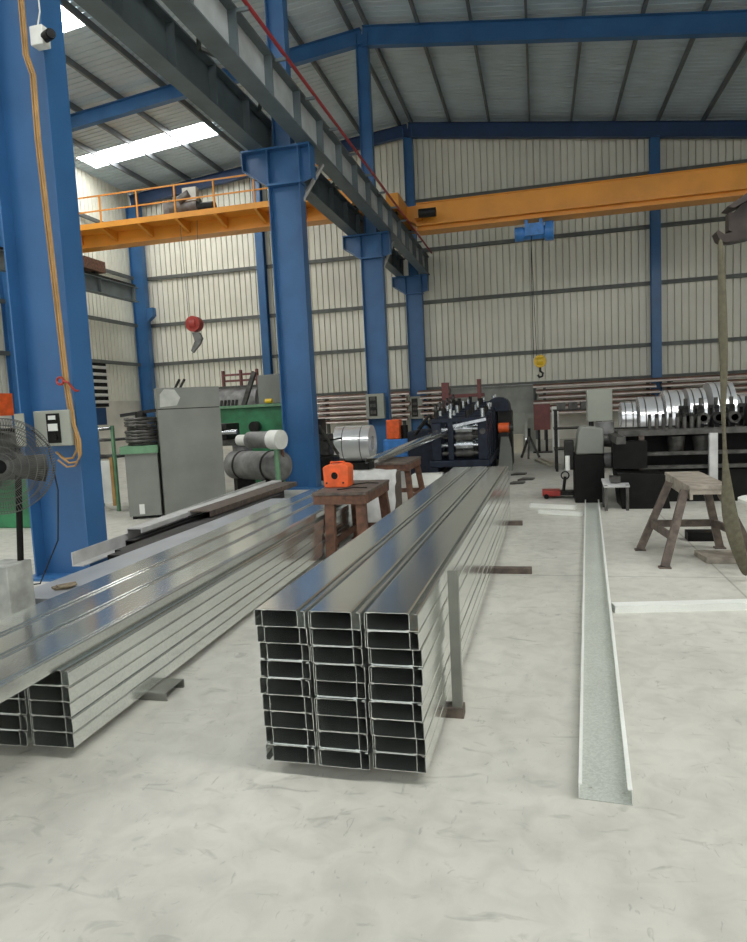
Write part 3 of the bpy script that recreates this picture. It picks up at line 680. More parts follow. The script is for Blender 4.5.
for i, (dx, r) in enumerate(((0, .012), (4, .011), (2, .009))):
    yy = CFY-.03-.012*i
    pts = [at(x+dx, y+(4*i if k > 10 else 0), yy) for k, (x, y) in enumerate(path)]
    for p in pts[-3:]: p.y = yy
    MB().tube(pts, r, 8).build('conduit', 'cable', c)
cam_o = thing('security_camera', 'white security camera high on the large blue column', 'camera', (-4.43, 5.9, 5.1))
MB().box(-4.47, -4.335, 5.66, 5.77, 5.07, 5.24).build('mount_box', 'white', cam_o, bevel=.008)
cb = MB().cyl((-4.335, 5.70, 5.14), (-4.24, 5.65, 5.13), .045, 20).build('camera_body', 'black', cam_o)
MB().cyl((-4.24, 5.65, 5.13), (-4.222, 5.6405, 5.128), .04, 20).build('lens', 'glass', cb)
MB().tube([(-4.42, 5.71, 5.24), (-4.40, 5.74, 5.4), (-4.42, 5.75, 6.2)], .007, 6).build('cable', 'white', cam_o)
ph = at(60, 381, 5.70)
r_ = thing('red_hook_ring', 'small red hook ring fixed on the large blue column above the switch box', 'hook', (ph.x, 5.7, ph.z-.1))
MB().tube([ph+Vector((.035*math.cos(a*.4), 0, .035*math.sin(a*.4))) for a in range(17)], .012, 8).build('ring', 'red', r_)
MB().tube([ph+Vector((.03, 0, 0)), ph+Vector((.09, .0, -.02)), ph+Vector((.12, .05, -.1)), ph+Vector((.12, .10, -.1))], .012, 8).build('shank', 'red', r_)
w = [at(45, 452, 5.68), at(50, 500, 5.72), at(60, 545, 5.74), at(45, 562, 5.6), at(22, 560, 5.3), at(18, 545, 5.0)]
tag(MB().tube([at(32, 430, 5.62), at(48, 445, 5.6), at(58, 490, 5.66), at(58, 540, 5.6)]+[Vector((-4.75, 5.45, .05)), Vector((-5.2, 5.4, .012)), Vector((-5.6, 6.2, .012))], .007, 6).build('loose_cable', 'dark'),
    'thin loose cable drooping from the switch box to the floor', 'cable')
for i, (X0, Y0, z0, z1, lab) in enumerate(((-4.8, 20.27, 1.25, 2.0, 'tall grey box on the third blue column back'), (-4.8, 27.35, 1.05, 1.95, 'tall grey box on the blue column against the back wall'))):
    q = thing('distribution_box', lab, 'electrical box', (X0, Y0-.2, z0))
    MB().box(X0-.3, X0+.26, Y0-.36, Y0-.145, z0, z1).build('enclosure', 'panel', q)
    MB().box(X0-.2, X0+.05, Y0-.375, Y0-.36, z0+.08, z1-.08).build('switch_panel', 'dark', q)
    for kz in range(3): MB().box(X0-.16, X0+.01, Y0-.385, Y0-.375, z0+.15+.2*kz, z0+.25+.2*kz).build('breaker', 'mid', q)

# ------------------------------------------------------------------ machines on the left
def rotbox(c, yaw): return Matrix.Translation(c) @ Matrix.Rotation(yaw, 4, 'Z')
p0 = fl(166, 518); yaw = math.radians(38); Wc = .98
t = thing('machine_cabinet', 'tall grey-green sheet steel cabinet with a pale patch at its top left', 'cabinet', p0, yaw)
MB().box(0, Wc, 0, .3, 0, 1.72).build('lower_panel', 'cab', t, local=True)
MB().box(0, Wc, .0, .3, 1.735, 2.06).build('upper_panel', 'cab', t, local=True)
MB().box(.01, Wc-.01, .01, .29, 1.72, 1.735).build('seam', 'dark', t, local=True)
MB().prism([(.04, 1.76), (.30, 1.78), (.36, 1.9), (.28, 2.03), (.12, 2.04), (.05, 1.96)], 'y', -.003, 0).build('bare_patch', 'patch', t, local=True)
MB().cyl((.32, .2, 2.06), (.40, .2, 2.2), .02, 8).cyl((.40, .2, 2.06), (.48, .2, 2.2), .02, 8).build('pipe_stub', 'dark', t, local=True)
q0, q1 = fl(130, 520), fl(166, 517.5); yaw2 = math.atan2(q1.y-q0.y, q1.x-q0.x); W2 = (q1-q0).length
t = thing('tray_cabinet', 'low grey-green cabinet with a green tray on top', 'cabinet', q0, yaw2)
MB().box(0, W2-.06, 0, .5, .05, 1.05).build('housing', 'cab', t, local=True)
MB().box(-.06, W2-.04, -.05, .55, 1.05, 1.17).build('tray', 'palegreen', t, local=True)
for (x, y) in ((.04, .04), (W2-.14, .04), (.04, .42), (W2-.14, .42)): MB().box(x, x+.06, y, y+.05, 0, .05).build('foot', 'dark', t, local=True)
MB().box(.16, .24, -.004, 0, .08, .24).build('pale_label', 'white', t, local=True)
cxy = q0+(q1-q0)*.47+Vector((-.09, .2, 0))
wr = thing('wire_reel', 'dark reel of coiled wire sitting on the green tray', 'reel', (cxy.x, cxy.y, 1.17))
mb = MB(); rr = random.Random(3)
for i in range(9):
    z = 1.195+.05*i; r = .23+rr.uniform(-.03, .02)
    mb.tube([(cxy.x+r*math.cos(a*PI/12), cxy.y+r*math.sin(a*PI/12), z+rr.uniform(-.006, .006)) for a in range(25)], .024, 6)
mb.build('coiled_wire', 'mid', wr)
MB().cyl((cxy.x, cxy.y, 1.17), (cxy.x, cxy.y, 1.7), .09, 16).build('core', 'dark', wr)
MB().bar((cxy.x-.3, cxy.y-.1, 1.66), (cxy.x+.25, cxy.y+.05, 1.72), .06, .05).build('guide_arm', 'dark', wr)
# pipe-rack frame between column and cabinet
sfx, sfy = -7.6, 10.6
t = thing('tool_stand', 'dark steel stand with a red tag and white guard board between column and cabinet', 'stand', (sfx, sfy, 0))
for X in (-7.95, -7.2):
    for Y in (10.3, 10.9): MB().box(X-.025, X+.025, Y-.025, Y+.025, 0, 1.5).build('leg', 'palegreen', t)
for z in (.95, 1.25): MB().box(-7.97, -7.18, 10.28, 10.92, z-.02, z+.02).build('shelf', 'mid', t)
MB().box(-7.75, -7.28, 10.26, 10.275, .15, .9).build('guard_board', 'white', t)
MB().box(-7.28, -7.22, 10.255, 10.275, .1, .95).build('yellow_edge', 'cable', t)
MB().box(-7.9, -7.5, 10.3, 10.6, 1.52, 1.82).build('motor_box', 'bluedark', t); MB().box(-7.8, -7.62, 10.28, 10.3, 1.6, 1.78).build('red_tag', 'red', t)
MB().cyl((-7.98, 10.25, 1.42), (-7.2, 10.25, 1.46), .03, 10).build('shaft', 'roller', t)
# green press
t = thing('green_machine', 'green machine with a wide bed and a grey-beige upright cover, beyond the air tank', 'machine', (-6.0, 14.0, 0))
MB().box(-6.85, -5.28, 13.6, 14.6, .95, 1.72).build('bed', 'green', t, bevel=.02)
MB().box(-6.9, -5.23, 13.5, 14.7, 1.72, 1.78).build('table_top', 'palegreen', t)
MB().box(-6.2, -5.6, 13.7, 14.5, 0, .95).build('pedestal', 'green', t, bevel=.02)
MB().box(-6.0, -5.30, 13.9, 14.5, 1.78, 2.42).build('upright_cover', 'cab', t, bevel=.02)
MB().bar((-6.35, 13.9, 1.78), (-6.05, 13.9, 2.5), .09, .09).build('arm', 'mid', t)
MB().cyl((-5.95, 13.45, 1.3), (-5.95, 13.6, 1.3), .12, 18).build('handwheel', 'dark', t)
MB().cyl((-5.7, 13.6, 1.84), (-5.55, 13.6, 1.84), .05, 12).build('yellow_lamp', 'yellow', t)
for i in range(5): MB().cyl((-6.8+.09*i, 13.7, 1.78), (-6.8+.09*i, 13.75, 1.9), .03, 8).build('bolt', 'dark', t)
t = thing('lathe', 'grey lathe-like machine with dark handles in front of the green machine', 'machine', (-6.1, 12.4, 0))
MB().box(-6.9, -5.6, 12.2, 12.7, .98, 1.1).build('bed', 'mid', t)
MB().box(-6.35, -5.95, 12.15, 12.75, 1.1, 1.42).build('headstock', 'dark', t, bevel=.02)
MB().box(-6.75, -6.35, 12.25, 12.65, 0, .98).build('pedestal', 'cab', t); MB().box(-5.9, -5.65, 12.25, 12.65, 0, .98).build('pedestal', 'tank', t)
MB().cyl((-6.5, 12.1, 1.25), (-5.7, 12.1, 1.25), .05, 14).build('spindle', 'roller', t)
for a in range(3): MB().bar((-6.15, 12.08, 1.3), (-6.15+.2*math.cos(a*2.1), 12.05, 1.3+.2*math.sin(a*2.1)), .025, .025).build('handle', 'black', t)
# air tank and motor
t = thing('air_tank', 'long grey air tank lying on cradles behind the dark bars', 'tank', (-5.1, 11.6, 0))
a_, b_ = Vector((-5.75, 12.0, .62)), Vector((-4.55, 11.4, .62)); dv = (b_-a_).normalized()
mb = MB().cyl(a_, b_, .27, 28); mb.cyl(a_, a_-dv*.09, .27, 28, .15); mb.cyl(b_, b_+dv*.09, .27, 28, .15); mb.build('shell', 'tank', t)
for k in (.2, .8):
    c_ = a_+(b_-a_)*k; MB().obox((c_.x, c_.y, .19), dv*.05, Vector((-dv.y, dv.x, 0))*.22, (0, 0, .19)).build('cradle', 'dark', t)
    MB().ring(c_-dv*.02, c_+dv*.02, .283, .272, 28).build('strap_band', 'dark', t)
MB().cyl(b_+dv*.05+Vector((0, 0, .05)), b_+dv*.05+Vector((0, 0, .32)), .03, 10).build('valve', 'rust', t)
t = thing('motor_stand', 'grey motor with white end cap on a stand before the second blue column', 'motor', (-4.5, 11.0, 0))
MB().cyl((-5.05, 11.2, 1.12), (-4.55, 11.0, 1.12), .15, 22).build('motor_body', 'tank', t)
MB().cyl((-4.55, 11.0, 1.12), (-4.33, 10.91, 1.12), .17, 22).build('end_cap', 'white', t)
MB().cyl((-4.45, 10.96, 0), (-4.45, 10.96, .98), .045, 12).build('post', 'palegreen', t)
MB().box(-4.65, -4.25, 10.8, 11.15, 0, .03).build('base_plate', 'dark', t)
MB().cyl((-5.3, 11.3, 1.12), (-5.05, 11.2, 1.12), .1, 18).build('shaft_cover', 'white', t)
# big grey roller tank beyond
t = thing('roller_drum', 'large grey drum on a stand beyond the cabinet, below the back wall girts', 'drum', (-8.9, 18.0, 0))
MB().cyl((-9.9, 18.0, 1.95), (-7.7, 18.0, 1.95), .38, 28).build('drum', 'tank', t)
for X in (-9.7, -7.9): MB().box(X-.06, X+.06, 17.8, 18.2, 0, 1.6).build('stand', 'dark', t)
MB().box(-10.0, -7.6, 17.95, 18.25, 2.33, 2.4).build('cross_bar', 'mid', t)
# red-brown rack with bars above the drum
t = thing('bar_rack', 'small red-brown rack of bars standing on the ledge above the drum', 'rack', (-8.2, 18.1, 2.4))
for X in (-8.85, -8.3, -7.8): MB().box(X-.03, X+.03, 18.05, 18.15, 2.4, 2.85).build('post', 'maroon', t)
for z in (2.55, 2.72): MB().box(-8.85, -7.8, 18.07, 18.13, z-.03, z+.03).build('rail', 'maroon', t)
# machine behind the fan
t = thing('green_lathe', 'green machine with dark upper works seen through the fan cage', 'machine', (-8.9, 8.9, 0))
MB().box(-9.6, -7.55, 8.7, 9.6, .0, .75).build('base', 'green', t, bevel=.02)
MB().box(-9.5, -7.7, 8.8, 9.5, .75, 1.15).build('bed', 'mid', t, bevel=.03)
MB().box(-9.4, -8.3, 8.8, 9.4, 1.15, 1.55).build('headstock', 'dark', t, bevel=.03)
MB().cyl((-8.3, 9.1, 1.35), (-7.7, 9.1, 1.35), .12, 18).build('chuck', 'mid', t)
MB().box(-8.75, -8.2, 8.75, 9.2, 1.75, 2.1).build('orange_cover', 'orangered', t)
MB().box(-8.55, -8.4, 8.9, 9.05, 1.55, 1.75).build('cover_stem', 'dark', t)
# louvre on the left wall
t = thing('window_7', 'white louvred vent low on the left wall beside the large column', 'window', (XL, 24, 2.2), kind='structure')
MB().box(XL-.02, XL+.1, 23.4, 24.75, 2.15, 3.95).build('backing', 'black', t)
for i in range(6): MB().obox((XL+.14, 24.08, 2.35+.28*i), (.03, 0, .05), (0, .62, 0), (.012, 0, -.008)).build('slat', 'louvre', t)

# ------------------------------------------------------------------ back wall racks of pipes
pl = [(-11.6, -9.6), (-8.75, -5.25), (-4.4, -3.65), (.1, 4.1), (4.6, 8.6)]
wh = ['beyond the grey drum', 'beyond the pale wide coil', 'left of the shutter', 'right of the shutter', 'beyond the bright coils']
for s, (x0, x1) in enumerate(pl):
    t = thing('pipe_rack', 'steel rack of brown pipes against the back wall, %s' % wh[s], 'rack', ((x0+x1)/2, 27.2, 0))
    for X in (x0+.12, x1-.12):
        MB().box(X-.05, X+.05, 27.1, 27.3, 0, 2.15).build('upright', 'girt', t)
    for lv in range(6):
        z = 1.0+.205*lv
        for X in (x0+.12, x1-.12): MB().box(X-.04, X+.04, 26.6, 27.1, z-.03, z).build('arm', 'girt', t)
        for j, (yy, r, m) in enumerate(((26.67, .035, 'pipeglint'), (26.9, .075, 'pipe'))):  # thin pale rods stand in for highlights on the brown pipes
            tag(MB().cyl((x0-.1-.1*(lv % 3), yy, z+r), (x1+.1+.12*(lv % 2), yy, z+r), r, 12).build('pipe_and_highlight', m),
                '%s pipe, %s level of the wall rack %s' % ('pale highlight on brown' if j == 0 else 'brown', ['lowest', 'second', 'third', 'fourth', 'fifth', 'highest'][lv], wh[s]),
                'pipe', 'pipes on the back wall racks')

# ------------------------------------------------------------------ far clutter by the shutter
t = thing('white_board', 'pale door-sized board leaning below the roller shutter', 'board', (-.8, 21.4, 0))
MB().box(-1.12, -.44, 21.4, 21.45, 0, 1.2).build('board', 'panel', t)
t = thing('cardboard_pile', 'low brown box in front of the pale board', 'box', (-.75, 21.0, 0)); MB().box(-1.0, -.5, 20.9, 21.2, 0, .55).build('carton', 'beige', t); MB().box(-1.02, -.48, 20.88, 21.22, .5, .56).build('lid', 'beige', t)
tag(MB().box(-.36, -.12, 21.5, 21.55, 0, 1.05).build('narrow_board', 'panel'), 'narrow pale board standing left of the maroon sign stand', 'board')
t = thing('sign_stand', 'maroon blank panel on a dark stand at the far end of the aisle', 'sign', (.1, 20.8, 0))
MB().box(-.16, .32, 20.78, 20.83, .68, 1.45).build('panel', 'maroon', t)
for X in (-.02, .2): MB().box(X-.04, X+.04, 20.83, 20.9, 0, 1.3).build('leg', 'dark', t)
MB().box(-.2, .36, 20.6, 21.1, 0, .03).build('base', 'dark', t)
tag(MB().box(.38, .58, 21.6, 21.9, 0, 1.35).build('white_locker', 'white'), 'narrow white cabinet right of the maroon sign stand', 'cabinet')
# tripod-like floor stand and planks
t = thing('floor_jack', 'dark pointed stand on the floor before the narrow board', 'stand', (-.3, 18.9, 0))
for a in range(3): MB().bar((-.28, 18.9, .62), (-.28+.28*math.cos(a*2.1+.4), 18.9+.28*math.sin(a*2.1+.4), .01), .05, .05).build('leg', 'mid', t)
MB().cyl((-.28, 18.9, .5), (-.28, 18.9, .82), .04, 10).build('spindle', 'dark', t)
for i, (a, b) in enumerate((((-.1, 18.0), (.25, 16.2)), ((.05, 18.2), (.42, 16.4)))):
    tag(MB().bar((*a, .03), (*b, .03), .09, .05).build('plank', 'beige'), ['left pale plank on the floor before the maroon sign stand', 'right pale plank on the floor before the maroon sign stand'][i], 'plank')
t = thing('pallet_jack', 'small red trolley jack on the floor left of the black gearbox', 'jack', (.25, 11.2, 0))
MB().box(.02, .3, 11.05, 11.35, .04, .13).build('body', 'red', t, bevel=.01)
MB().box(.3, .7, 11.08, 11.32, .05, .11).build('frame', 'dark', t)
for X in (.08, .6):
    for Y in (11.05, 11.35): MB().cyl((X, Y-.02, .04), (X, Y+.02, .04), .04, 12).build('wheel', 'black', t)
MB().cyl((.35, 11.2, .1), (.38, 11.2, .34), .025, 10).build('pump', 'dark', t)
MB().ring((.38, 11.17, .36), (.38, 11.21, .36), .07, .05, 18).build('grip_ring', 'dark', t)
for i, (x, y) in enumerate(((-.62, 14.6), (-.45, 13.6), (-.62, 13.0))):
    tag(MB().prism([(x, y), (x+.3, y+.1), (x+.33, y+.3), (x+.1, y+.36)], 'z', 0, .03).build('steel_offcut', 'mid'),
        ['farthest', 'middle', 'nearest'][i]+' of three flat steel offcuts past the far end of the middle stack', 'offcut')

# ------------------------------------------------------------------ blue-black roll former (centre back)
t = thing('roll_former', 'blue-black roll forming machine at the far end of the aisle', 'machine', (-1.7, 16, 0))
MB().box(-2.25, -1.0, 13.9, 19.0, .28, .42).build('base_frame', 'navy', t, bevel=.02)
for Y in (14.05, 16.4, 18.8):
    for X in (-2.15, -1.1): MB().box(X-.07, X+.07, Y-.08, Y+.08, 0, .28).build('leg', 'navy', t)
for i in range(8):
    Y = 14.1+.62*i; zt = 1.2+.045*i
    s_ = MB()
    for X in (-2.1, -1.14): s_.box(X-.1, X+.1, Y-.11, Y+.11, .42, zt)
    s_.box(-1.86, -1.74, Y-.1, Y+.1, .42, zt+.02); s_.box(-2.2, -1.04, Y-.09, Y+.09, zt, zt+.09)
    sd = s_.build('roll_stand', 'navy', t, bevel=.012)
    for z, r in ((.55, .09), (.72, .11), (.90, .09), (1.06, .1)):
        MB().cyl((-2.0, Y, z), (-1.24, Y, z), .045, 14).cyl((-1.7, Y, z), (-1.35, Y, z), r, 20).build('roll', 'roller' if z > 1 or .7 < z < .8 else 'mid', sd)
    for X in (-2.1, -1.8, -1.45, -1.14): MB().cyl((X, Y, zt+.09), (X, Y, zt+.09+random.uniform(.1, .2)), .045, 12).build('adjusting_screw', 'roller' if random.random() < .5 else 'dark', sd)
MB().bar((-1.72, 13.85, 1.13), (-1.05, 13.85, 1.25), .08, .06).build('feed_bar', 'roller', t)
MB().prism([(-1.25, 1.35)]+[(-.97-.26*math.cos(a*PI/8), 1.5+.2*math.sin(a*PI/8)) for a in range(9)]+[(-.70, 1.35)], 'y', 16.9, 17.9).build('hood', 'navy', t)
MB().box(-.98, -.66, 17.0, 17.8, 0, 1.35).build('drive_cabinet', 'dark', t)
MB().box(-2.95, -2.3, 15.2, 16.8, 0, 1.0).build('drive_guard', 'navy', t, bevel=.03)
for i, (X, z) in enumerate(((-2.5, 1.1), (-2.6, .95), (-2.4, .8))):
    MB().tube([(X, 14.2, z), (X+.1, 15.0, z+.25), (X+.05, 16.2, z+.1), (X, 17.6, z+.2)], .035, 8).build('hose', 'dark', t)
for i in range(6):
    Y = 14.1+.62*i
    MB().ring((-2.12, Y, 1.5+.045*i), (-2.08, Y, 1.5+.045*i), .1, .075, 18).build('handwheel', 'mid', t); MB().cyl((-1.14, Y-.13, 1.0), (-1.14, Y-.11, 1.0), .06, 16).build('bearing_cap', 'mid', t)
    MB().cyl((-2.1, Y-.13, 1.0), (-2.1, Y-.11, 1.0), .06, 16).build('bearing_cap', 'mid', t)
t = thing('drive_motor', 'orange-red motor with grey pedestal on the right of the blue-black machine', 'motor', (-.78, 15.8, 0))
MB().cyl((-.92, 15.8, .98), (-.68, 15.8, .98), .12, 20).build('motor_body', 'orangered', t)
MB().cyl((-.68, 15.8, .98), (-.58, 15.8, .98), .08, 16).build('fan_cover', 'mid', t)
MB().prism([(-.95, 0), (-.62, 0), (-.64, .5), (-.7, .78), (-.86, .78)], 'y', 15.65, 15.95).build('pedestal', 'cab', t)
MB().box(-.88, -.7, 15.7, 15.9, .78, .88).build('mount', 'dark', t)
tag(MB().box(-2.5, -1.9, 13.2, 13.5, 0, .22).build('low_box', 'white'), 'low white box on the floor below the front of the blue-black machine', 'box')
t = thing('red_pump', 'small orange-red motor on a blue pump unit beside the third column', 'pump', (-3.6, 17.2, 0))
MB().box(-3.95, -3.3, 17.0, 17.6, 0, .75).build('pump_body', 'hoistblue', t, bevel=.03)
MB().box(-3.85, -3.5, 17.0, 17.4, .75, 1.25).build('motor', 'orangered', t, bevel=.03)
MB().cyl((-3.4, 17.2, .75), (-3.4, 17.2, 1.1), .09, 14).build('pressure_vessel', 'dark', t)

# red-brown frame post above the roll former
t = thing('gantry_post', 'rusty brown post with arm standing over the blue-black machine', 'post', (-2.6, 19.6, 0))
MB().box(-2.72, -2.52, 19.5, 19.7, 0, 2.2).build('post', 'maroon', t); MB().box(-2.6, -1.5, 19.55, 19.65, 1.75, 1.85).build('arm', 'maroon', t); MB().box(-1.7, -1.6, 19.5, 19.7, 1.5, 2.25).build('drop_bar', 'maroon', t)

# ------------------------------------------------------------------ coils
def coil(c, r, w, label, grp, cradle_m='dark'):
    t = thing('steel_coil', label, 'coil', (c[0], c[1], c[2]-r), group=grp)
    MB().ring((c[0]-w/2, c[1], c[2]), (c[0]+w/2, c[1], c[2]), r, r*.42, 40).build('wound_strip', 'coil', t)
    for k in (-.25, .25): MB().ring((c[0]+k*w-.012, c[1], c[2]), (c[0]+k*w+.012, c[1], c[2]), r+.003, r-.01, 40).build('strap', 'mid', t)
    return t
cl = [(1.79, 15.0, .36, .28, 1.10, 'small bright coil behind the left end of the black machine'),
      (2.20, 15.0, .52, .44, 1.02, 'bright steel coil behind the black machine, second from its left end'),
      (2.64, 15.0, .60, .36, 1.05, 'bright steel coil beneath the slim blue wall post'),
      (3.06, 15.0, .58, .32, 1.09, 'bright steel coil just left of the largest coil'),
      (3.52, 15.0, .68, .42, 1.09, 'largest bright steel coil, beside the hanging strap'),
      (4.02, 15.2, .50, .40, 1.00, 'bright coil just right of the hanging strap'),
      (4.60, 15.4, .62, .45, 1.08, 'bright coil at the far right edge beyond the strap')]
for X, Y, r, w, zc, lab in cl:
    coil((X, Y, zc), r, w, lab, 'bright coils behind the black machine')
    tag(MB().box(X-w*.45, X+w*.45, Y-.4, Y+.4, 0, zc-r).build('coil_skid', 'rust'), 'brown skid under the '+lab.split(',')[0].replace('bright ', ''), 'skid')
coil((-4.72, 17.1, .66), .48, .95, 'pale wide coil lying beside the third blue column', None)
tag(MB().box(-5.15, -4.3, 16.8, 17.4, 0, .18).build('coil_skid', 'dark'), 'dark skid under the pale wide coil by the third column', 'skid')
coil((-6.1, 17.6, .66), .42, .5, 'smaller coil left of the pale wide coil, behind the second column', None)
tag(MB().box(-6.3, -5.9, 17.3, 17.9, 0, .24).build('coil_skid', 'dark'), 'dark skid under the smaller coil behind the second column', 'skid')

# ------------------------------------------------------------------ black machine on the right
MX0, MX1, MY0, MY1 = 1.12, 5.4, 10.5, 11.7
t = thing('roll_forming_line', 'long black roll forming line with rows of rolls on top, behind the right trestle', 'machine', (2.9, 11, 0))
MB().box(MX0+.1, MX1, MY0+.1, MY1-.1, 0, .46).build('plinth', 'black', t)
MB().prism([(MX0-.02, 0), (MX0+.62, 0), (MX0+.55, .48), (MX0-.08, .52)], 'y', MY0-.55, MY0+.1).build('end_pedestal', 'black', t, bevel=.01)
MB().box(MX0, MX1, MY0, MY0+.08, .99, 1.075).build('front_rail', 'mid', t); MB().box(MX0, MX1, MY1-.08, MY1, .99, 1.075).build('rear_rail', 'dark', t)
MB().box(MX0+.02, MX1, MY0+.08, MY1-.08, 1.0, 1.05).build('table_plate', 'mid', t)
MB().box(MX0-.1, MX0+.02, MY0-.75, MY1, .93, 1.03).build('end_rail', 'mid', t)
MB().box(MX0-.1, MX0+.36, MY0-.3, MY0, .55, .93).build('end_box', 'black', t)
for z in (.72, .52): MB().box(MX0+.1, MX1, MY0+.02, MY0+.1, z-.025, z+.025).build('mid_rail', 'mid', t)
MB().box(MX0+.1, MX1, MY0+.5, MY1-.1, .46, .98).build('inner_housing', 'black', t)
for X, m, w in ((MX0+.32, 'rustgrey', .07), (2.40, 'palebar', .11), (3.7, 'mid', .1), (4.9, 'mid', .1)):
    MB().box(X-w/2, X+w/2, MY0-.05, MY0+.03, .3, 1.0).build('upright', m, t)
for X in (1.95, 2.3, 3.2):
    MB().cyl((X, MY0+.22, .74), (X, MY0+.22, .96), .1, 18, .13).build('drive_cup', 'mid', t)
for i in range(8):
    X = 1.58+.095*i
    s_ = MB().box(X-.02, X+.02, MY0+.12, MY0+.2, 1.05, 1.24).build('roll_post', 'mid', t); MB().cyl((X, MY0+.16, 1.24), (X, MY0+.16, 1.30), .022, 10).build('nut', 'dark', s_)
for i in range(13):
    X = 2.15+.21*i
    s_ = MB().box(X-.035, X+.035, MY0+.5, MY0+.62, 1.05, 1.36).box(X-.035, X+.035, MY1-.4, MY1-.28, 1.05, 1.36).box(X-.03, X+.03, MY0+.5, MY1-.28, 1.34, 1.39).build('roll_stand', 'dark', t)
    MB().cyl((X, MY0+.36, 1.2), (X, MY1-.3, 1.2), .05, 14).cyl((X, MY0+.36, 1.2), (X, MY0+.5, 1.2), .085, 18).build('roll', 'mid' if i % 2 else 'dark', s_)
    MB().cyl((X, MY0+.56, 1.39), (X, MY0+.56, 1.5), .028, 10).build('screw', 'mid', s_)
for X in (3.05, 3.55, 4.05): MB().cyl((X-.18, MY0+.1, 1.24), (X+.18, MY0+.1, 1.24), .15, 20).build('motor', 'black', t)
g = thing('gearbox', 'black gearbox with a rounded grey cover at the far end of the loose channel', 'gearbox', (.72, 10.8, 0))
MB().box(.50, .93, 10.58, 11.1, 0, .74).build('lower_case', 'black', g, bevel=.012)
MB().prism([(.52, .74), (.93, .74), (.92, 1.12)]+[(.66+.10*math.cos(a), 1.04+.12*math.sin(a)) for a in (PI*.5, PI*.65, PI*.8, PI*.95)]+[(.55, .95)], 'y', 10.56, 11.1).build('upper_cover', 'cab', g, bevel=.02)
MB().cyl((.93, 10.85, .93), (1.16, 10.85, .90), .10, 20).build('coupling', 'mid', g)
MB().cyl((.93, 10.8, .62), (1.10, 10.8, .62), .12, 20).build('output_flange', 'tank', g)
MB().cyl((.98, 11.0, 1.02), (.98, 11.0, 1.2), .14, 20).build('oil_cap', 'tank', g)
MB().box(.36, .5, 10.65, 10.9, .5, .95).build('side_pump', 'dark', g, bevel=.015)
MB().cyl((.40, 10.62, .5), (.40, 10.62, .72), .035, 12).build('sight_glass', 'white', g)
t = thing('small_stool', 'small grey metal stand with tilted plate right of the black gearbox', 'stand', (1.02, 10.0, 0))
MB().obox((1.02, 10.0, .37), (.17, 0, 0), (0, .2, .03), (0, -.002, .012)).build('plate', 'palebar', t)
for X, Y in ((.88, 9.83), (1.16, 9.83), (.88, 10.17), (1.16, 10.17)): MB().box(X-.02, X+.02, Y-.02, Y+.02, 0, .36).build('leg', 'mid', t)
MB().box(.95, 1.08, 9.9, 10.1, .385, .47).build('vice', 'mid', t)
t = thing('control_panel', 'flat grey-green electrical cabinet behind the black gearbox', 'cabinet', (1.1, 13.2, 0))
MB().box(.86, 1.30, 13.0, 13.3, 1.14, 1.73).build('enclosure', 'panel', t, bevel=.01)
MB().box(1.02, 1.12, 13.1, 13.2, .03, 1.14).build('post', 'dark', t); MB().box(.85, 1.3, 12.95, 13.35, 0, .03).build('base', 'dark', t)
t = thing('tooling_cart', 'dark tooling cart beyond the grey-green cabinet, left of it', 'cart', (.75, 15.5, 0))
for X in (.35, 1.1):
    for Y in (15.2, 15.8): MB().box(X-.03, X+.03, Y-.03, Y+.03, .0, 1.35).build('leg', 'dark', t)
for z in (.5, .95, 1.35): MB().box(.3, 1.15, 15.15, 15.85, z-.03, z).build('shelf', 'dark', t)
for i in range(3): MB().box(.38+.25*i, .56+.25*i, 15.2, 15.6, 1.35, 1.5).build('bin', 'mid', t)
# round-topped stool partly in frame at right
p = fl(745, 500, .62)
t = thing('round_stand', 'pale round table top at the right edge beyond the strap', 'table', (p.x+.25, p.y, 0))
MB().cyl((p.x+.25, p.y, .60), (p.x+.25, p.y, .63), .3, 28).build('round_top', 'white', t)
MB().cyl((p.x+.25, p.y, .02), (p.x+.25, p.y, .60), .05, 14).build('pedestal', 'dark', t); MB().cyl((p.x+.25, p.y, 0), (p.x+.25, p.y, .02), .22, 24).build('base', 'dark', t)

# ------------------------------------------------------------------ lifting hook and sling on the right
SY = 6.05
t = thing('lifting_clamp', 'dark steel C-hook hanging at the right edge, holding the olive sling', 'lifting hook', (1.75, SY, 2.7))
def A2(x, y): q = at(x, y, SY); return (q.x, q.z)
MB().prism([A2(714, 234), A2(716, 232), A2(722, 236), A2(733, 233), A2(747, 232), A2(800, 205), A2(800, 225), A2(747, 240), A2(733, 243), A2(722, 244), A2(717, 241)], 'y', SY-.07, SY+.07).build('lower_jaw', 'hookdark', t)
MB().prism([A2(727, 214), A2(732, 214), A2(742, 204), A2(800, 180), A2(800, 215), A2(747, 234), A2(733, 234), A2(727, 232)], 'y', SY-.05, SY+.05).build('web_plate', 'hookdark', t)
MB().prism([A2(724, 210), A2(747, 194), A2(800, 160), A2(800, 176), A2(747, 202), A2(731, 211)], 'y', SY-.1, SY+.1).build('upper_plate', 'hookdark', t)
q = at(795, 170, SY)
MB().cyl((q.x, SY, q.z-.05), (q.x, SY, rz_(q.x)+.56), .014, 8).build('suspension_rope', 'dark', t)
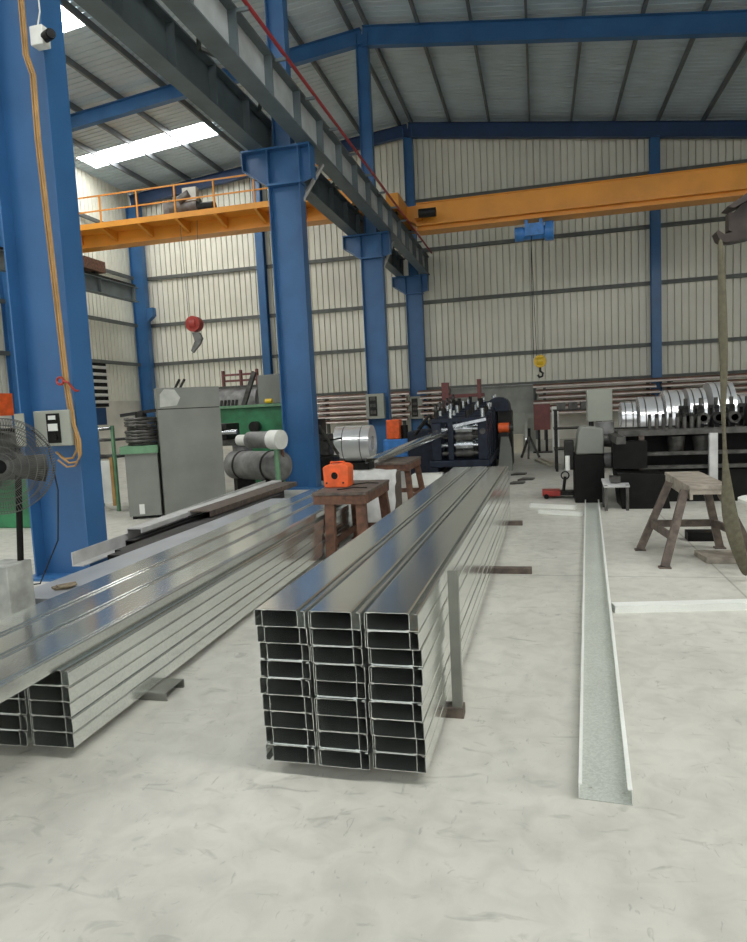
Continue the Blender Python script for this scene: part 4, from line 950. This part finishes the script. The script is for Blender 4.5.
sl = [(720.5, 236, 5), (721.5, 270, 5.2), (722.5, 310, 7.5), (723.5, 350, 7), (724, 385, 5.4), (723, 405, 4), (724, 430, 2.6), (725, 460, 3.4), (727, 485, 8), (729, 515, 13), (737, 545, 12), (742, 562, 9), (746, 577, 5)]
mb = MB(); Lf, Rt = [], []
rows = []
for k, (x, y, hw) in enumerate(sl):
    yy = SY-.085+.0*k
    yy += (.0, .06, .14)[max(0, k-10)]
    rows.append([at(x-hw, y, yy), at(x, y, yy-.025), at(x+hw, y, yy), at(x, y, yy+.015)])
V = [[mb.bm.verts.new(q) for q in r] for r in rows]
for A, B in zip(V, V[1:]):
    for k in range(4): mb.face([A[k], A[(k+1) % 4], B[(k+1) % 4], B[k]])
mb.face(V[0][::-1]); mb.face(V[-1])
o = mb.build('webbing_sling', 'olive')
sb = o.modifiers.new('s', 'SUBSURF'); sb.levels = 2; sb.render_levels = 2
tag(o, 'olive webbing lifting sling hanging from the dark C-hook down to the floor', 'sling')
# ------------------------------------------------------------------ daylight
w = bpy.data.worlds.new('sky'); bpy.context.scene.world = w; w.use_nodes = True
bg = w.node_tree.nodes['Background']; bg.inputs['Color'].default_value = (0.95, 0.98, 1.0, 1); bg.inputs['Strength'].default_value = 1.0

# ------------------------------------------------------------------ camera and view
sc = bpy.context.scene
cd = bpy.data.cameras.new('camera'); cam = bpy.data.objects.new('camera', cd); COL.objects.link(cam)
cd.sensor_fit = 'VERTICAL'; cd.sensor_height = 36.0; cd.lens = FPX/942*36.0; cd.clip_start = .05; cd.clip_end = 200
mm = Matrix((R_, U_, -_f)).transposed().to_4x4(); mm.translation = (0, 0, EYE); cam.matrix_world = mm
sc.camera = cam
sc.view_settings.view_transform = 'Standard'; sc.view_settings.look = 'None'; sc.view_settings.gamma = 1.0; sc.view_settings.use_curve_mapping = False
sc.view_settings.exposure = 0.4
sc.cycles.max_bounces = 10; sc.cycles.diffuse_bounces = 5; sc.cycles.glossy_bounces = 6
sc.cycles.use_denoising = True
